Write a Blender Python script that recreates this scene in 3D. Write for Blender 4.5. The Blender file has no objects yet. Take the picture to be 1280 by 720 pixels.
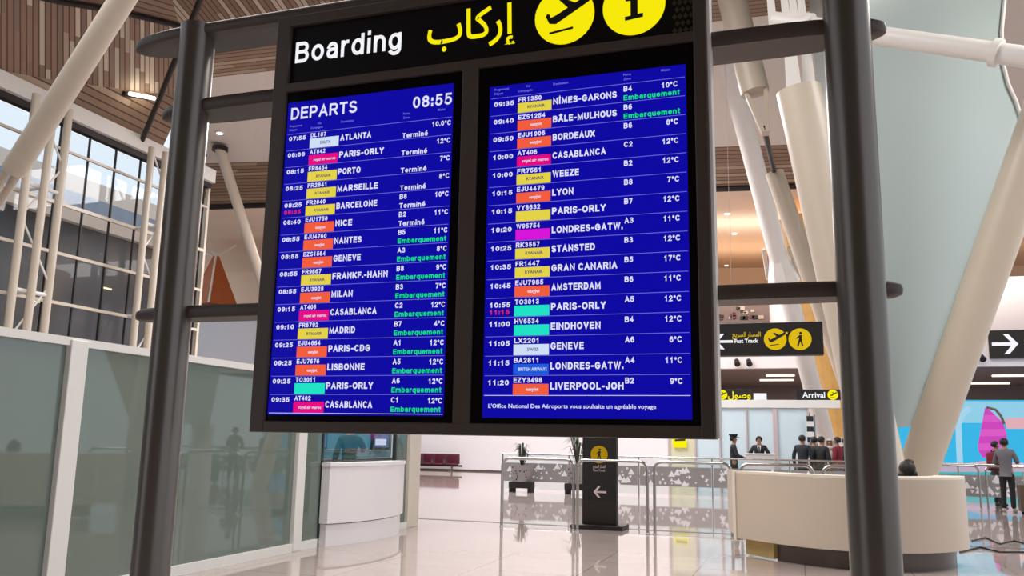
import bpy, bmesh, math, random
from mathutils import Vector, Matrix

SC = bpy.context.scene
COL = SC.collection
random.seed(7)

# ------------------------------------------------------------------ camera
FOC, CAM_H = 1070.0, 1.45
_y, _t, _r = math.radians(18.5), math.radians(10.15), math.radians(1.05)
FWD = Vector((-math.sin(_y)*math.cos(_t), math.cos(_y)*math.cos(_t), math.sin(_t)))
_R = Vector((math.cos(_y), math.sin(_y), 0)); _U = _R.cross(FWD)
RGT = _R*math.cos(_r) + _U*math.sin(_r)
UPV = _U*math.cos(_r) - _R*math.sin(_r)
EYE = Vector((0, 0, CAM_H))
cd = bpy.data.cameras.new('camera'); cam = bpy.data.objects.new('camera', cd); COL.objects.link(cam)
cd.sensor_width = 36; cd.lens = 36*FOC/1280; cd.clip_end = 500; cd.clip_start = .05
m3 = Matrix((RGT, UPV, -FWD)).transposed()
cam.matrix_world = Matrix.Translation(EYE) @ m3.to_4x4()
SC.camera = cam

# ------------------------------------------------------------------ world, exposure
w = bpy.data.worlds.new('sky'); SC.world = w; w.use_nodes = True
bg = w.node_tree.nodes['Background']
bg.inputs[0].default_value = (.86, .93, 1.0, 1); bg.inputs[1].default_value = 1.0
SC.view_settings.view_transform = 'Standard'; SC.view_settings.look = 'None'
SC.view_settings.exposure = 0.0; SC.view_settings.gamma = 1.0
SC.view_settings.use_curve_mapping = False

def area(name, loc, size, power, color=(1, .95, .88), rot=(0, 0, 0)):
    l = bpy.data.lights.new(name, 'AREA'); l.shape = 'RECTANGLE'; l.size, l.size_y = size
    l.energy = power; l.color = color
    o = bpy.data.objects.new(name, l); o.location = loc; o.rotation_euler = rot; COL.objects.link(o)
    return o
area('hall_light', (-6, 8, 11.5), (9, 7), 1700, (1, .96, .92))
area('hall_light', (9, 14, 11.6), (6, 6), 1500, (1, .97, .93))
area('mid_hall_fill', (-8.5, 24, 10.5), (9, 4), 2050, (.98, .97, 1))  # added fill, hidden behind the display, brightens far wall and arrivals panels
area('arrivals_light', (0, 34, 9.7), (18, 3), 900, (1, .96, .95))
area('west_light', (-14, 32, 9.9), (10, 3), 700, (1, .95, .9))
area('roof_wash_light', (-6, 46, 8.35), (30, 4), 650, (1, .76, .54), (math.pi, 0, 0))
area('soffit_fill', (-4, 36.5, 8.2), (30, 2), 900, (1, .86, .74), (math.radians(150), 0, 0))  # unseen upward fill added to brighten the ceilings, no lamp stands here
area('booth_fill', (-8.0, 14, 2.85), (1.6, 5), 14, (.95, 1, 1))  # unseen fill added so the booth interior is not black
area('recess_light', (2, 45, 4.7), (14, 6), 700, (1, .9, .84))

# ------------------------------------------------------------------ helpers
def ray(px, py): return FWD + RGT*((px-640)/FOC) - UPV*((py-360)/FOC)
def at(px, py, X=None, Y=None, Z=None, plane=None):
    """the point of a real plane in the hall (X, Y or Z given, or three points) in that direction"""
    d = ray(px, py)
    if plane:
        p, q, s = plane; n = (q-p).cross(s-p); k = (p-EYE).dot(n)/d.dot(n)
    elif X is not None: k = X/d.x
    elif Y is not None: k = Y/d.y
    else: k = (Z-CAM_H)/d.z
    return EYE + d*k

def srgb(*c):
    return tuple(((v/255)/12.92 if v/255 <= .04045 else ((v/255+.055)/1.055)**2.4) for v in c)

MATS = {}
def mat(name, color, rough=.5, metal=0, emit=0, noise=0, nscale=6, coat=0, spec=.5):
    if name in MATS: return MATS[name]
    m = bpy.data.materials.new(name); m.use_nodes = True; MATS[name] = m
    nt = m.node_tree; b = nt.nodes['Principled BSDF']
    b.inputs['Base Color'].default_value = (*color, 1)
    b.inputs['Roughness'].default_value = rough; b.inputs['Metallic'].default_value = metal
    b.inputs['Specular IOR Level'].default_value = spec
    b.inputs['Coat Weight'].default_value = coat
    if emit:
        b.inputs['Emission Color'].default_value = (*color, 1); b.inputs['Emission Strength'].default_value = emit
        if emit >= .5:
            b.inputs['Base Color'].default_value = (*(c*.08 for c in color), 1); b.inputs['Specular IOR Level'].default_value = .08
    if noise:
        tc = nt.nodes.new('ShaderNodeTexCoord'); n = nt.nodes.new('ShaderNodeTexNoise')
        n.inputs['Scale'].default_value = nscale; n.inputs['Detail'].default_value = 5
        nt.links.new(tc.outputs['Object'], n.inputs['Vector'])
        r = nt.nodes.new('ShaderNodeMapRange')
        r.inputs['To Min'].default_value = 1-noise; r.inputs['To Max'].default_value = 1+noise
        nt.links.new(n.outputs['Fac'], r.inputs['Value'])
        mx = nt.nodes.new('ShaderNodeVectorMath'); mx.operation = 'SCALE'
        mx.inputs[0].default_value = color
        nt.links.new(r.outputs['Result'], mx.inputs['Scale'])
        nt.links.new(mx.outputs['Vector'], b.inputs['Base Color'])
    return m

def slat_mat(name, dark, mid, light, width=.14, piece=1.6, lightfrac=.25):
    """slatted timber ceiling: uv.x across the slats, uv.y along them, both in metres"""
    m = bpy.data.materials.new(name); m.use_nodes = True; MATS[name] = m
    nt = m.node_tree; N = nt.nodes.new; L = nt.links.new; b = nt.nodes['Principled BSDF']
    uv = N('ShaderNodeUVMap'); sep = N('ShaderNodeSeparateXYZ'); L(uv.outputs['UV'], sep.inputs[0])
    def math_(op, a, bb=None):
        n = N('ShaderNodeMath'); n.operation = op
        for i, v in enumerate((a, bb)):
            if v is None: continue
            if isinstance(v, (int, float)): n.inputs[i].default_value = v
            else: L(v, n.inputs[i])
        return n.outputs[0]
    u = math_('DIVIDE', sep.outputs['X'], width); fu = math_('FLOOR', u); fr = math_('FRACT', u)
    wn = N('ShaderNodeTexWhiteNoise'); wn.noise_dimensions = '1D'; L(fu, wn.inputs['W'])
    v = math_('ADD', math_('DIVIDE', sep.outputs['Y'], piece), math_('MULTIPLY', wn.outputs['Value'], 7.3))
    fv = math_('FLOOR', v)
    cmb = N('ShaderNodeCombineXYZ'); L(fu, cmb.inputs[0]); L(fv, cmb.inputs[1])
    w2 = N('ShaderNodeTexWhiteNoise'); w2.noise_dimensions = '2D'; L(cmb.outputs[0], w2.inputs['Vector'])
    cr = N('ShaderNodeValToRGB'); L(w2.outputs['Value'], cr.inputs[0])
    e = cr.color_ramp.elements; e[0].color = (*mid, 1); e[0].position = 0
    e[1].color = (*light, 1); e[1].position = 1
    a = cr.color_ramp.elements.new(1-lightfrac-.05); a.color = (*[c*1.25 for c in mid], 1)
    a = cr.color_ramp.elements.new(1-lightfrac+.05); a.color = (*[c*.85 for c in light], 1)
    gap = math_('LESS_THAN', fr, .2)
    mix = N('ShaderNodeMix'); mix.data_type = 'RGBA'; L(gap, mix.inputs[0]); L(cr.outputs[0], mix.inputs[6])
    mix.inputs[7].default_value = (*dark, 1)
    L(mix.outputs[2], b.inputs['Base Color']); b.inputs['Roughness'].default_value = .6
    return m

def glass_mat(name, tint, fac=.1, rough=0.0, body=None, bodyfac=0):
    m = bpy.data.materials.new(name); m.use_nodes = True; MATS[name] = m
    nt = m.node_tree; N = nt.nodes.new; L = nt.links.new
    nt.nodes.remove(nt.nodes['Principled BSDF'])
    out = nt.nodes['Material Output']
    t = N('ShaderNodeBsdfTransparent'); t.inputs[0].default_value = (*tint, 1)
    g = N('ShaderNodeBsdfGlossy'); g.inputs['Roughness'].default_value = rough
    src = t
    if body:
        d = N('ShaderNodeBsdfDiffuse'); d.inputs[0].default_value = (*body, 1)
        mb = N('ShaderNodeMixShader'); mb.inputs[0].default_value = bodyfac
        L(t.outputs[0], mb.inputs[1]); L(d.outputs[0], mb.inputs[2]); src = mb
    lw = N('ShaderNodeLayerWeight'); lw.inputs['Blend'].default_value = .5
    pw = N('ShaderNodeMath'); pw.operation = 'POWER'; pw.inputs[1].default_value = 4.5; L(lw.outputs['Facing'], pw.inputs[0])
    mr = N('ShaderNodeMapRange'); mr.inputs['To Min'].default_value = fac; mr.inputs['To Max'].default_value = .9
    L(pw.outputs[0], mr.inputs['Value'])
    mx = N('ShaderNodeMixShader'); L(mr.outputs[0], mx.inputs[0]); L(src.outputs[0], mx.inputs[1]); L(g.outputs[0], mx.inputs[2])
    L(mx.outputs[0], out.inputs[0])
    return m

def floor_mat():
    m = bpy.data.materials.new('polished_marble'); m.use_nodes = True
    nt = m.node_tree; N = nt.nodes.new; L = nt.links.new; b = nt.nodes['Principled BSDF']
    tc = N('ShaderNodeTexCoord')
    br = N('ShaderNodeTexBrick'); br.offset = 0; br.inputs['Scale'].default_value = 1
    br.inputs['Brick Width'].default_value = 1.2; br.inputs['Row Height'].default_value = 1.2
    br.inputs['Mortar Size'].default_value = .008; br.inputs['Mortar Smooth'].default_value = .3
    br.inputs['Color1'].default_value = (*srgb(182, 168, 163), 1); br.inputs['Color2'].default_value = (*srgb(174, 160, 155), 1)
    br.inputs['Mortar'].default_value = (*srgb(140, 122, 114), 1)
    L(tc.outputs['Object'], br.inputs['Vector'])
    no = N('ShaderNodeTexNoise'); no.inputs['Scale'].default_value = .9; no.inputs['Detail'].default_value = 6; no.inputs['Distortion'].default_value = 1.2
    L(tc.outputs['Object'], no.inputs['Vector'])
    mr = N('ShaderNodeMapRange'); mr.inputs['To Min'].default_value = .86; mr.inputs['To Max'].default_value = 1.12
    L(no.outputs['Fac'], mr.inputs['Value'])
    sc_ = N('ShaderNodeVectorMath'); sc_.operation = 'SCALE'; L(br.outputs['Color'], sc_.inputs[0]); L(mr.outputs[0], sc_.inputs['Scale'])
    L(sc_.outputs[0], b.inputs['Base Color'])
    b.inputs['Roughness'].default_value = .035; b.inputs['Specular IOR Level'].default_value = .8
    bp = N('ShaderNodeBump'); bp.inputs['Strength'].default_value = .012; bp.inputs['Distance'].default_value = .02
    n2 = N('ShaderNodeTexNoise'); n2.inputs['Scale'].default_value = .7; n2.inputs['Detail'].default_value = 2
    L(tc.outputs['Object'], n2.inputs['Vector']); L(n2.outputs['Fac'], bp.inputs['Height']); L(bp.outputs[0], b.inputs['Normal'])
    return m

# plain sans-serif letters drawn as strokes (unit: capital height)
def _arc(cx, cy, rx, ry, a0, a1, n=10):
    return [(cx+rx*math.cos(math.radians(a0+(a1-a0)*i/n)), cy+ry*math.sin(math.radians(a0+(a1-a0)*i/n))) for i in range(n+1)]
_el = lambda cx, cy, rx, ry: _arc(cx, cy, rx, ry, 0, 360, 18)
_X = .74
GLYPH = {
 'A': (.8, [[(0, 0), (.5, 1), (1, 0)], [(.2, .32), (.8, .32)]]), 'B': (.72, [[(0, 0), (0, 1), (.6, 1)]+_arc(.62, .765, .33, .235, 90, -90)+[(0, .53)], [(.6, .53)]+_arc(.64, .265, .36, .265, 90, -90)+[(0, 0)]]),
 'C': (.78, [_arc(.53, .5, .53, .5, 48, 312, 16)]), 'D': (.76, [[(0, 0), (0, 1), (.45, 1)]+_arc(.5, .5, .5, .5, 90, -90)+[(0, 0)]]),
 'E': (.66, [[(1, 1), (0, 1), (0, 0), (1, 0)], [(0, .52), (.92, .52)]]), 'F': (.62, [[(1, 1), (0, 1), (0, 0)], [(0, .5), (.85, .5)]]),
 'G': (.82, [_arc(.5, .5, .5, .5, 45, 350, 16)+[(1, .48), (.55, .48)]]), 'H': (.74, [[(0, 0), (0, 1)], [(1, 0), (1, 1)], [(0, .52), (1, .52)]]),
 'I': (.2, [[(.5, 0), (.5, 1)]]), 'J': (.56, [[(1, 1), (1, .3)]+_arc(.5, .3, .5, .3, 0, -180)]), 'K': (.76, [[(0, 0), (0, 1)], [(1, 1), (0, .4)], [(.32, .6), (1, 0)]]),
 'L': (.6, [[(0, 1), (0, 0), (1, 0)]]), 'M': (.88, [[(0, 0), (0, 1), (.5, .1), (1, 1), (1, 0)]]), 'N': (.76, [[(0, 0), (0, 1), (1, 0), (1, 1)]]),
 'O': (.84, [_el(.5, .5, .5, .5)]), 'P': (.7, [[(0, 0), (0, 1), (.6, 1)]+_arc(.64, .72, .36, .28, 90, -90)+[(0, .44)]]), 'Q': (.84, [_el(.5, .5, .5, .5), [(.6, .28), (1, -.04)]]),
 'R': (.76, [[(0, 0), (0, 1), (.6, 1)]+_arc(.64, .735, .33, .265, 90, -90)+[(0, .47)], [(.5, .47), (1, 0)]]), 'S': (.7, [_arc(.5, .755, .47, .245, 35, 270)+_arc(.5, .255, .5, .255, 90, -150)[1:]]),
 'T': (.7, [[(0, 1), (1, 1)], [(.5, 1), (.5, 0)]]), 'U': (.74, [[(0, 1), (0, .35)]+_arc(.5, .35, .5, .35, 180, 360)+[(1, 1)]]), 'V': (.76, [[(0, 1), (.5, 0), (1, 1)]]),
 'W': (1.05, [[(0, 1), (.25, 0), (.5, 1), (.75, 0), (1, 1)]]), 'X': (.76, [[(0, 0), (1, 1)], [(0, 1), (1, 0)]]), 'Y': (.76, [[(0, 1), (.5, .45), (1, 1)], [(.5, .45), (.5, 0)]]),
 'Z': (.7, [[(0, 1), (1, 1), (0, 0), (1, 0)]]),
 '0': (.62, [_el(.5, .5, .5, .5)]), '1': (.62, [[(.12, .74), (.56, 1), (.56, 0)]]), '2': (.62, [_arc(.5, .71, .47, .29, 165, -25)+[(0, 0), (1, 0)]]),
 '3': (.62, [_arc(.48, .765, .44, .235, 150, -90)+_arc(.5, .265, .5, .265, 90, -150)[0:]]), '4': (.64, [[(.74, 0), (.74, 1), (0, .28), (1, .28)]]),
 '5': (.62, [[(.92, 1), (.18, 1), (.08, .5)]+_arc(.48, .325, .52, .325, 125, -150)]), '6': (.62, [_el(.5, .315, .5, .315), [(0, .32)]+_arc(.55, .5, .55, .5, 175, 60)]),
 '7': (.6, [[(0, 1), (1, 1), (.35, 0)]]), '8': (.62, [_el(.5, .765, .43, .235), _el(.5, .265, .5, .265)]), '9': (.62, [_el(.5, .685, .5, .315), [(1, .68)]+_arc(.45, .5, .55, .5, -5, -120)]),
 ':': (.2, [[(.5, 0), (.5, .14)], [(.5, .58), (.5, .72)]]), '.': (.2, [[(.5, 0), (.5, .1)]]), '-': (.42, [[(0, .4), (1, .4)]]), '°': (.36, [_el(.5, .82, .5, .18)]),
 'a': (.6, [[(.06, .56)]+_arc(.5, .5, .45, .24, 140, 0)+[(.95, 0)], [(.95, .42), (.45, .42)]+_arc(.42, .21, .42, .21, 90, 270)+[(.62, .02), (.95, .2)]]),
 'b': (.64, [[(0, 0), (0, 1)], _el(.5, _X/2, .5, _X/2)]), 'd': (.64, [[(1, 0), (1, 1)], _el(.5, _X/2, .5, _X/2)]), 'q': (.64, [[(1, _X), (1, -.28)], _el(.5, _X/2, .5, _X/2)]),
 'g': (.64, [[(1, _X), (1, -.04)]+_arc(.5, -.06, .5, .24, 0, -150), _el(.5, _X/2, .5, _X/2)]), 'o': (.66, [_el(.5, _X/2, .5, _X/2)]),
 'e': (.64, [[(.02, .37), (1, .37)]+_arc(.5, _X/2, .5, _X/2, 0, 312, 16)]), 'i': (.2, [[(.5, 0), (.5, .68)], [(.5, 1.02), (.5, 1.07)]]),
 'm': (.96, [[(0, 0), (0, _X)], _arc(.25, .48, .25, .26, 180, 0)+[(.5, 0)], _arc(.75, .48, .25, .26, 180, 0)+[(1, 0)]]), 'n': (.6, [[(0, 0), (0, _X)], _arc(.5, .45, .5, .29, 180, 0)+[(1, 0)]]),
 'r': (.4, [[(0, 0), (0, _X)], _arc(.95, .36, .95, .38, 180, 85)]), 't': (.4, [[(.4, .98), (.4, .18)]+_arc(.85, .18, .45, .18, 180, 270), [(0, _X), (1, _X)]]),
 'u': (.6, [[(0, _X), (0, .28)]+_arc(.5, .28, .5, .28, 180, 350), [(1, _X), (1, 0)]])}
GLYPH['é'] = (.64, GLYPH['e'][1]+[[(.4, .9), (.7, 1.1)]]); GLYPH['Î'] = (.34, [[(.5, 0), (.5, 1)], [(0, 1.1), (.5, 1.28), (1, 1.1)]]); GLYPH['Â'] = (.8, GLYPH['A'][1]+[[(.25, 1.12), (.5, 1.3), (.75, 1.12)]])
def stroke_text(txt, t):
    vs, fs, x = [], [], 0.0
    for ch in txt:
        if ch == ' ': x += .36; continue
        W, strokes = GLYPH[ch]
        for pl in strokes:
            P = [Vector((x+t/2+u*max(W-t, .001), t/2+v*(1-t))) for u, v in pl]
            P = [p for i, p in enumerate(P) if i == 0 or (p-P[i-1]).length > 1e-4]
            closed = (P[0]-P[-1]).length < 1e-3; n = len(P); o = len(vs)
            for i in range(n):
                a = P[i-1] if i else (P[-2] if closed else None); c = P[i+1] if i < n-1 else (P[1] if closed else None)
                d0 = (P[i]-a).normalized() if a is not None else None; d1 = (c-P[i]).normalized() if c is not None else None
                p = P[i]
                if d0 is None: p = p-d1*t/2; d0 = d1
                elif d1 is None: p = p+d0*t/2; d1 = d0
                n0, n1 = Vector((-d0.y, d0.x)), Vector((-d1.y, d1.x)); m_ = n0+n1
                m_ = m_.normalized() if m_.length > .1 else n0
                k = min(1/max(m_.dot(n0), .3), 2.2)*t/2
                vs.append(tuple(p+m_*k)); vs.append(tuple(p-m_*k))
            for i in range(n-1): fs.append((o+2*i, o+2*i+1, o+2*i+3, o+2*i+2))
        x += W+.15
    return vs, fs

_text_cache = {}
def text_geo(s, bold=.0):
    k = (s, bold)
    if k in _text_cache: return _text_cache[k]
    c = bpy.data.curves.new('lettering', 'FONT'); c.body = s; c.resolution_u = 2; c.offset = bold
    o = bpy.data.objects.new('lettering', c); me = o.to_mesh()
    vs = [(v.co.x, v.co.y) for v in me.vertices]; fs = [tuple(p.vertices) for p in me.polygons]
    o.to_mesh_clear(); bpy.data.objects.remove(o); bpy.data.curves.remove(c)
    _text_cache[k] = (vs, fs)
    return vs, fs

class MB:
    """collects shapes, then builds ONE mesh object"""
    def __init__(s): s.v = []; s.f = []; s.m = []; s.uv = {}
    def add(s, vs, fs, m=None):
        o = len(s.v); s.v += [Vector(v) for v in vs]
        for f in fs: s.f.append(tuple(i+o for i in f)); s.m.append(m)
    def box(s, lo, hi, m=None, M=None):
        x0, y0, z0 = lo; x1, y1, z1 = hi
        vs = [Vector(p) for p in ((x0,y0,z0),(x1,y0,z0),(x1,y1,z0),(x0,y1,z0),(x0,y0,z1),(x1,y0,z1),(x1,y1,z1),(x0,y1,z1))]
        if M: vs = [M @ v for v in vs]
        s.add(vs, [(0,3,2,1),(4,5,6,7),(0,1,5,4),(1,2,6,5),(2,3,7,6),(3,0,4,7)], m)
    def bbox(s, lo, hi, b, m=None, M=None):
        """bevelled box"""
        bm = bmesh.new(); bmesh.ops.create_cube(bm, size=1)
        for v in bm.verts:
            v.co = Vector([lo[i]+(v.co[i]+.5)*(hi[i]-lo[i]) for i in range(3)])
        bmesh.ops.bevel(bm, geom=bm.edges[:], offset=b, segments=2, profile=.5, affect='EDGES')
        vs = [(M @ v.co if M else v.co.copy()) for v in bm.verts]; bm.verts.index_update()
        s.add(vs, [tuple(v.index for v in f.verts) for f in bm.faces], m); bm.free()
    def tube(s, p, q, r0, r1=None, n=16, m=None, caps=True):
        p, q = Vector(p), Vector(q); r1 = r0 if r1 is None else r1
        d = (q-p).normalized(); a = d.orthogonal().normalized(); b = d.cross(a)
        vs = []
        for c, r in ((p, r0), (q, r1)):
            for i in range(n):
                t = 2*math.pi*i/n; vs.append(c + a*r*math.cos(t) + b*r*math.sin(t))
        fs = [(i, (i+1) % n, n+(i+1) % n, n+i) for i in range(n)]
        if caps: fs += [tuple(reversed(range(n))), tuple(range(n, 2*n))]
        s.add(vs, fs, m)
    def path(s, pts, r, n=10, m=None, closed=False):
        pts = [Vector(p) for p in pts]; k = len(pts); rr = r if isinstance(r, (list, tuple)) else [r]*k
        vs = []; prev = None
        for i, p in enumerate(pts):
            if closed: d = pts[(i+1) % k]-pts[i-1]
            else: d = pts[min(i+1, k-1)]-pts[max(i-1, 0)]
            d.normalize()
            a = d.orthogonal().normalized() if prev is None else (prev - d*prev.dot(d)).normalized()
            prev = a; b = d.cross(a)
            for j in range(n):
                t = 2*math.pi*j/n; vs.append(p + a*rr[i]*math.cos(t)+b*rr[i]*math.sin(t))
        fs = []
        for i in range(k if closed else k-1):
            o, q = i*n, ((i+1) % k)*n
            fs += [(o+j, o+(j+1) % n, q+(j+1) % n, q+j) for j in range(n)]
        if not closed: fs += [tuple(reversed(range(n))), tuple(range((k-1)*n, k*n))]
        s.add(vs, fs, m)
    def poly(s, pts, m=None): s.add(pts, [tuple(range(len(pts)))], m)
    def slab(s, pts, off, m=None):
        """polygon given a thickness vector"""
        pts = [Vector(p) for p in pts]; n = len(pts); off = Vector(off)
        vs = pts + [p+off for p in pts]
        s.add(vs, [tuple(range(n)), tuple(reversed(range(n, 2*n)))] + [(i, n+i, n+(i+1) % n, (i+1) % n) for i in range(n)], m)
    def ball(s, c, r, m=None, n=12, k=8, test=None):
        c = Vector(c); r = r if isinstance(r, (list, tuple)) else (r, r, r)
        vs = [c+Vector((0, 0, r[2]))]
        for i in range(1, k):
            t = math.pi*i/k
            for j in range(n):
                u = 2*math.pi*j/n
                vs.append(c+Vector((r[0]*math.sin(t)*math.cos(u), r[1]*math.sin(t)*math.sin(u), r[2]*math.cos(t))))
        vs.append(c-Vector((0, 0, r[2]))); last = len(vs)-1
        fs = [(0, 1+j, 1+(j+1) % n) for j in range(n)]
        for i in range(k-2):
            o = 1+i*n; fs += [(o+j, o+n+j, o+n+(j+1) % n, o+(j+1) % n) for j in range(n)]
        o = 1+(k-2)*n; fs += [(o+j, last, o+(j+1) % n) for j in range(n)]
        if test: fs = [f for f in fs if test(sum((vs[i] for i in f), Vector())/len(f)-c)]
        s.add(vs, fs, m)
    def lathe(s, prof, c=(0, 0, 0), n=24, m=None):
        c = Vector(c); k = len(prof)
        vs = [c+Vector((r*math.cos(2*math.pi*j/n), r*math.sin(2*math.pi*j/n), z)) for r, z in prof for j in range(n)]
        fs = [(i*n+j, i*n+(j+1) % n, (i+1)*n+(j+1) % n, (i+1)*n+j) for i in range(k-1) for j in range(n)]
        fs += [tuple(reversed(range(n))), tuple(range((k-1)*n, k*n))]
        s.add(vs, fs, m)
    def text(s, t, x, y, z, cap, width=None, bold=.0, m=None, align='L', xdir=(1, 0, 0), depth=0, maxw=None, stroke=0):
        """lettering standing in the XZ plane facing -Y; x,z is the left/right/centre end of the middle of a capital"""
        if stroke and all(c in GLYPH or c == ' ' for c in t): vs, fs = stroke_text(t, stroke); k = cap
        else:
            vs, fs = text_geo(t, bold); k = cap/.7
        if not vs: return
        x0 = min(v[0] for v in vs); x1 = max(v[0] for v in vs)
        kx = width/(x1-x0) if width else k
        if maxw and (x1-x0)*kx > maxw: kx = maxw/(x1-x0)
        W = (x1-x0)*kx; ox = x - (0 if align == 'L' else W if align == 'R' else W/2)
        s.add([(ox+(a-x0)*kx, y, z-cap/2+b*k) for a, b in vs], fs, m)
    def disc(s, c, r, m=None, n=40, th=.004):
        x, y, z = c; s.tube((x, y+th, z), (x, y, z), r, n=n, m=m)
    def flat(s, pts, y, m=None):
        """flat shape in XZ facing -Y (pts counter-clockwise seen from -Y)"""
        s.poly([(a, y, b) for a, b in pts], m)
    def build(s, name, m=None, parent=None, smooth=False, local=False, uvf=None, auto=True):
        me = bpy.data.meshes.new(name)
        off = Vector(parent['_o']) if (parent is not None and not local and '_o' in parent) else Vector()
        me.from_pydata([v-off for v in s.v], [], s.f)
        order = []
        for x in s.m:
            x = x or m
            if x not in order: order.append(x)
        for x in order: me.materials.append(MATS[x] if isinstance(x, str) else x)
        for p, x in zip(me.polygons, s.m): p.material_index = order.index(x or m)
        if smooth:
            for p in me.polygons: p.use_smooth = True
            try: me.set_sharp_from_angle(angle=math.radians(40))
            except Exception: pass
        if uvf:
            uvl = me.uv_layers.new(name='UVMap')
            for p in me.polygons:
                for li in p.loop_indices:
                    uvl.data[li].uv = uvf(s.v[me.loops[li].vertex_index], me.loops[li].vertex_index)
        o = bpy.data.objects.new(name, me); COL.objects.link(o)
        if parent is not None: o.parent = parent
        if parent is not None and '_o' in parent: o['_o'] = list(off)
        return o

def tag(o, label=None, cat=None, group=None, kind=None):
    for k, v in (('label', label), ('category', cat), ('group', group), ('kind', kind)):
        if v: o[k] = v
    return o
def thing(name, loc, label, cat, group=None, rz=0):
    o = bpy.data.objects.new(name, None); COL.objects.link(o); o.empty_display_size = .1
    o.location = loc; o.rotation_euler = (0, 0, rz); o['_o'] = list(loc)
    return tag(o, label, cat, group)
def structure(o): o['kind'] = 'structure'; return o

# ------------------------------------------------------------------ materials
mat('dark_bronze', srgb(80, 69, 63), .42, .1, noise=.06, nscale=20)
mat('gunmetal', srgb(112, 106, 101), .3, .6, noise=.05, nscale=10)
mat('black_panel', srgb(18, 15, 17), .4, noise=.1, nscale=3, spec=.2)
mat('black_gloss', srgb(8, 7, 9), .1, noise=.05, spec=.25)
mat('screen_blue', srgb(14, 9, 160), .3, emit=1.0)
mat('screen_white', srgb(222, 222, 250), .4, emit=1.0)
mat('screen_dim', srgb(120, 116, 225), .4, emit=1.0)
mat('screen_green', srgb(20, 225, 120), .4, emit=1.0)
mat('screen_red', srgb(215, 40, 110), .4, emit=1.0)
mat('logo_yellow', srgb(226, 208, 70), .4, emit=1.0)
mat('logo_orange', srgb(240, 92, 60), .4, emit=1.0)
mat('logo_magenta', srgb(225, 10, 130), .4, emit=1.0)
mat('logo_violet', srgb(215, 20, 215), .4, emit=1.0)
mat('logo_teal', srgb(30, 225, 195), .4, emit=1.0)
mat('logo_sky', srgb(30, 90, 220), .4, emit=1.0)
mat('logo_pale', srgb(205, 220, 245), .4, emit=1.0)
mat('logo_ink', srgb(60, 60, 110), .4, emit=1.0)
mat('sign_white', srgb(245, 245, 250), .4, emit=.95)
mat('sign_yellow', srgb(250, 236, 10), .4, emit=.95)
mat('sign_ochre', srgb(205, 160, 20), .5, emit=.55)
mat('sign_amber', srgb(238, 200, 20), .4, emit=.8)
mat('sign_black', srgb(20, 18, 18), .5, noise=.08)
mat('pattern_olive', srgb(64, 56, 30), .5)
mat('white_paint', srgb(236, 232, 228), .35, noise=.03, nscale=2)
mat('cream_paint', srgb(212, 199, 182), .35, noise=.04, nscale=2)
mat('frame_white', srgb(232, 230, 226), .4, noise=.02)
mat('post_cream', srgb(214, 204, 192), .45, noise=.04)
mat('counter_white', srgb(238, 234, 236), .3, noise=.02)
mat('desk_cream', srgb(206, 190, 172), .4, noise=.04, nscale=1.5)
mat('desk_edge', srgb(232, 222, 206), .4, noise=.02)
mat('desk_ochre', srgb(196, 168, 104), .45, noise=.12, nscale=5)
mat('plinth_brown', srgb(92, 78, 68), .3, noise=.1)
mat('wall_pale', srgb(236, 234, 240), .6, noise=.03, nscale=.4)
mat('wall_pale_lower', srgb(222, 208, 208), .6, noise=.03, nscale=.4)
mat('ceiling_white', srgb(222, 214, 206), .7, noise=.04, nscale=.3)
mat('ceiling_rear', srgb(222, 200, 180), .7, noise=.1, nscale=.4)
mat('entrance_wall', srgb(120, 104, 92), .6, noise=.1, nscale=.4)
mat('dark_steel', srgb(40, 32, 30), .5, .2, noise=.05)
mat('recess_brown', srgb(120, 104, 98), .7, noise=.06, nscale=.6)
mat('panel_ice', srgb(214, 232, 240), .25, noise=.02)
mat('panel_yellowish', srgb(222, 220, 190), .3, noise=.03)
mat('mullion_pink', srgb(205, 186, 188), .4, noise=.03)
mat('chrome', srgb(190, 186, 184), .18, .9, noise=.02)
mat('baseboard_grey', srgb(84, 76, 76), .3, noise=.1)
mat('maroon', srgb(88, 26, 48), .4, noise=.08)
mat('ochre_wood', srgb(206, 160, 92), .45, noise=.18, nscale=3)
mat('orange_wood', srgb(178, 98, 58), .5, noise=.12, nscale=4)
mat('band_grey', srgb(150, 146, 146), .4, noise=.08)
mat('band_white', srgb(242, 240, 244), .4, noise=.02)
mat('leaf', srgb(46, 58, 40), .5, noise=.2)
mat('lamp_glow', (1, .92, .72), .4, emit=9)
mat('lamp_warm', (1, .8, .5), .4, emit=1.3)
mat('strip_glow', (1, .88, .74), .4, emit=2.2)
mat('ad_cyan', srgb(60, 190, 240), .35, emit=.85)
mat('ad_light', srgb(150, 215, 240), .35, emit=.85)
mat('ad_teal', srgb(80, 200, 205), .35, emit=.85)
mat('ad_sand', srgb(214, 190, 214), .35, emit=.85)
mat('ad_pink', srgb(226, 96, 206), .35, emit=.85)
mat('ad_pink_deep', srgb(212, 76, 196), .35, emit=.85)
mat('ad_cloud', srgb(235, 180, 190), .35, emit=.85)
mat('ad_pole', srgb(170, 220, 245), .35, emit=.85)
mat('outside_dark', srgb(70, 70, 74), .3, noise=.2, nscale=.3)
mat('outside_slate', srgb(150, 158, 172), .5, noise=.06, nscale=.3)
mat('outside_cream', srgb(232, 214, 198), .6, noise=.04, nscale=.3)
mat('booth_teal', srgb(84, 128, 142), .5, noise=.25, nscale=1.2)
mat('booth_dark', srgb(34, 44, 46), .4, noise=.2)
mat('booth_blue', srgb(90, 120, 170), .4, noise=.3, nscale=3)
mat('skin', srgb(150, 108, 84), .5, noise=.05)
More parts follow.
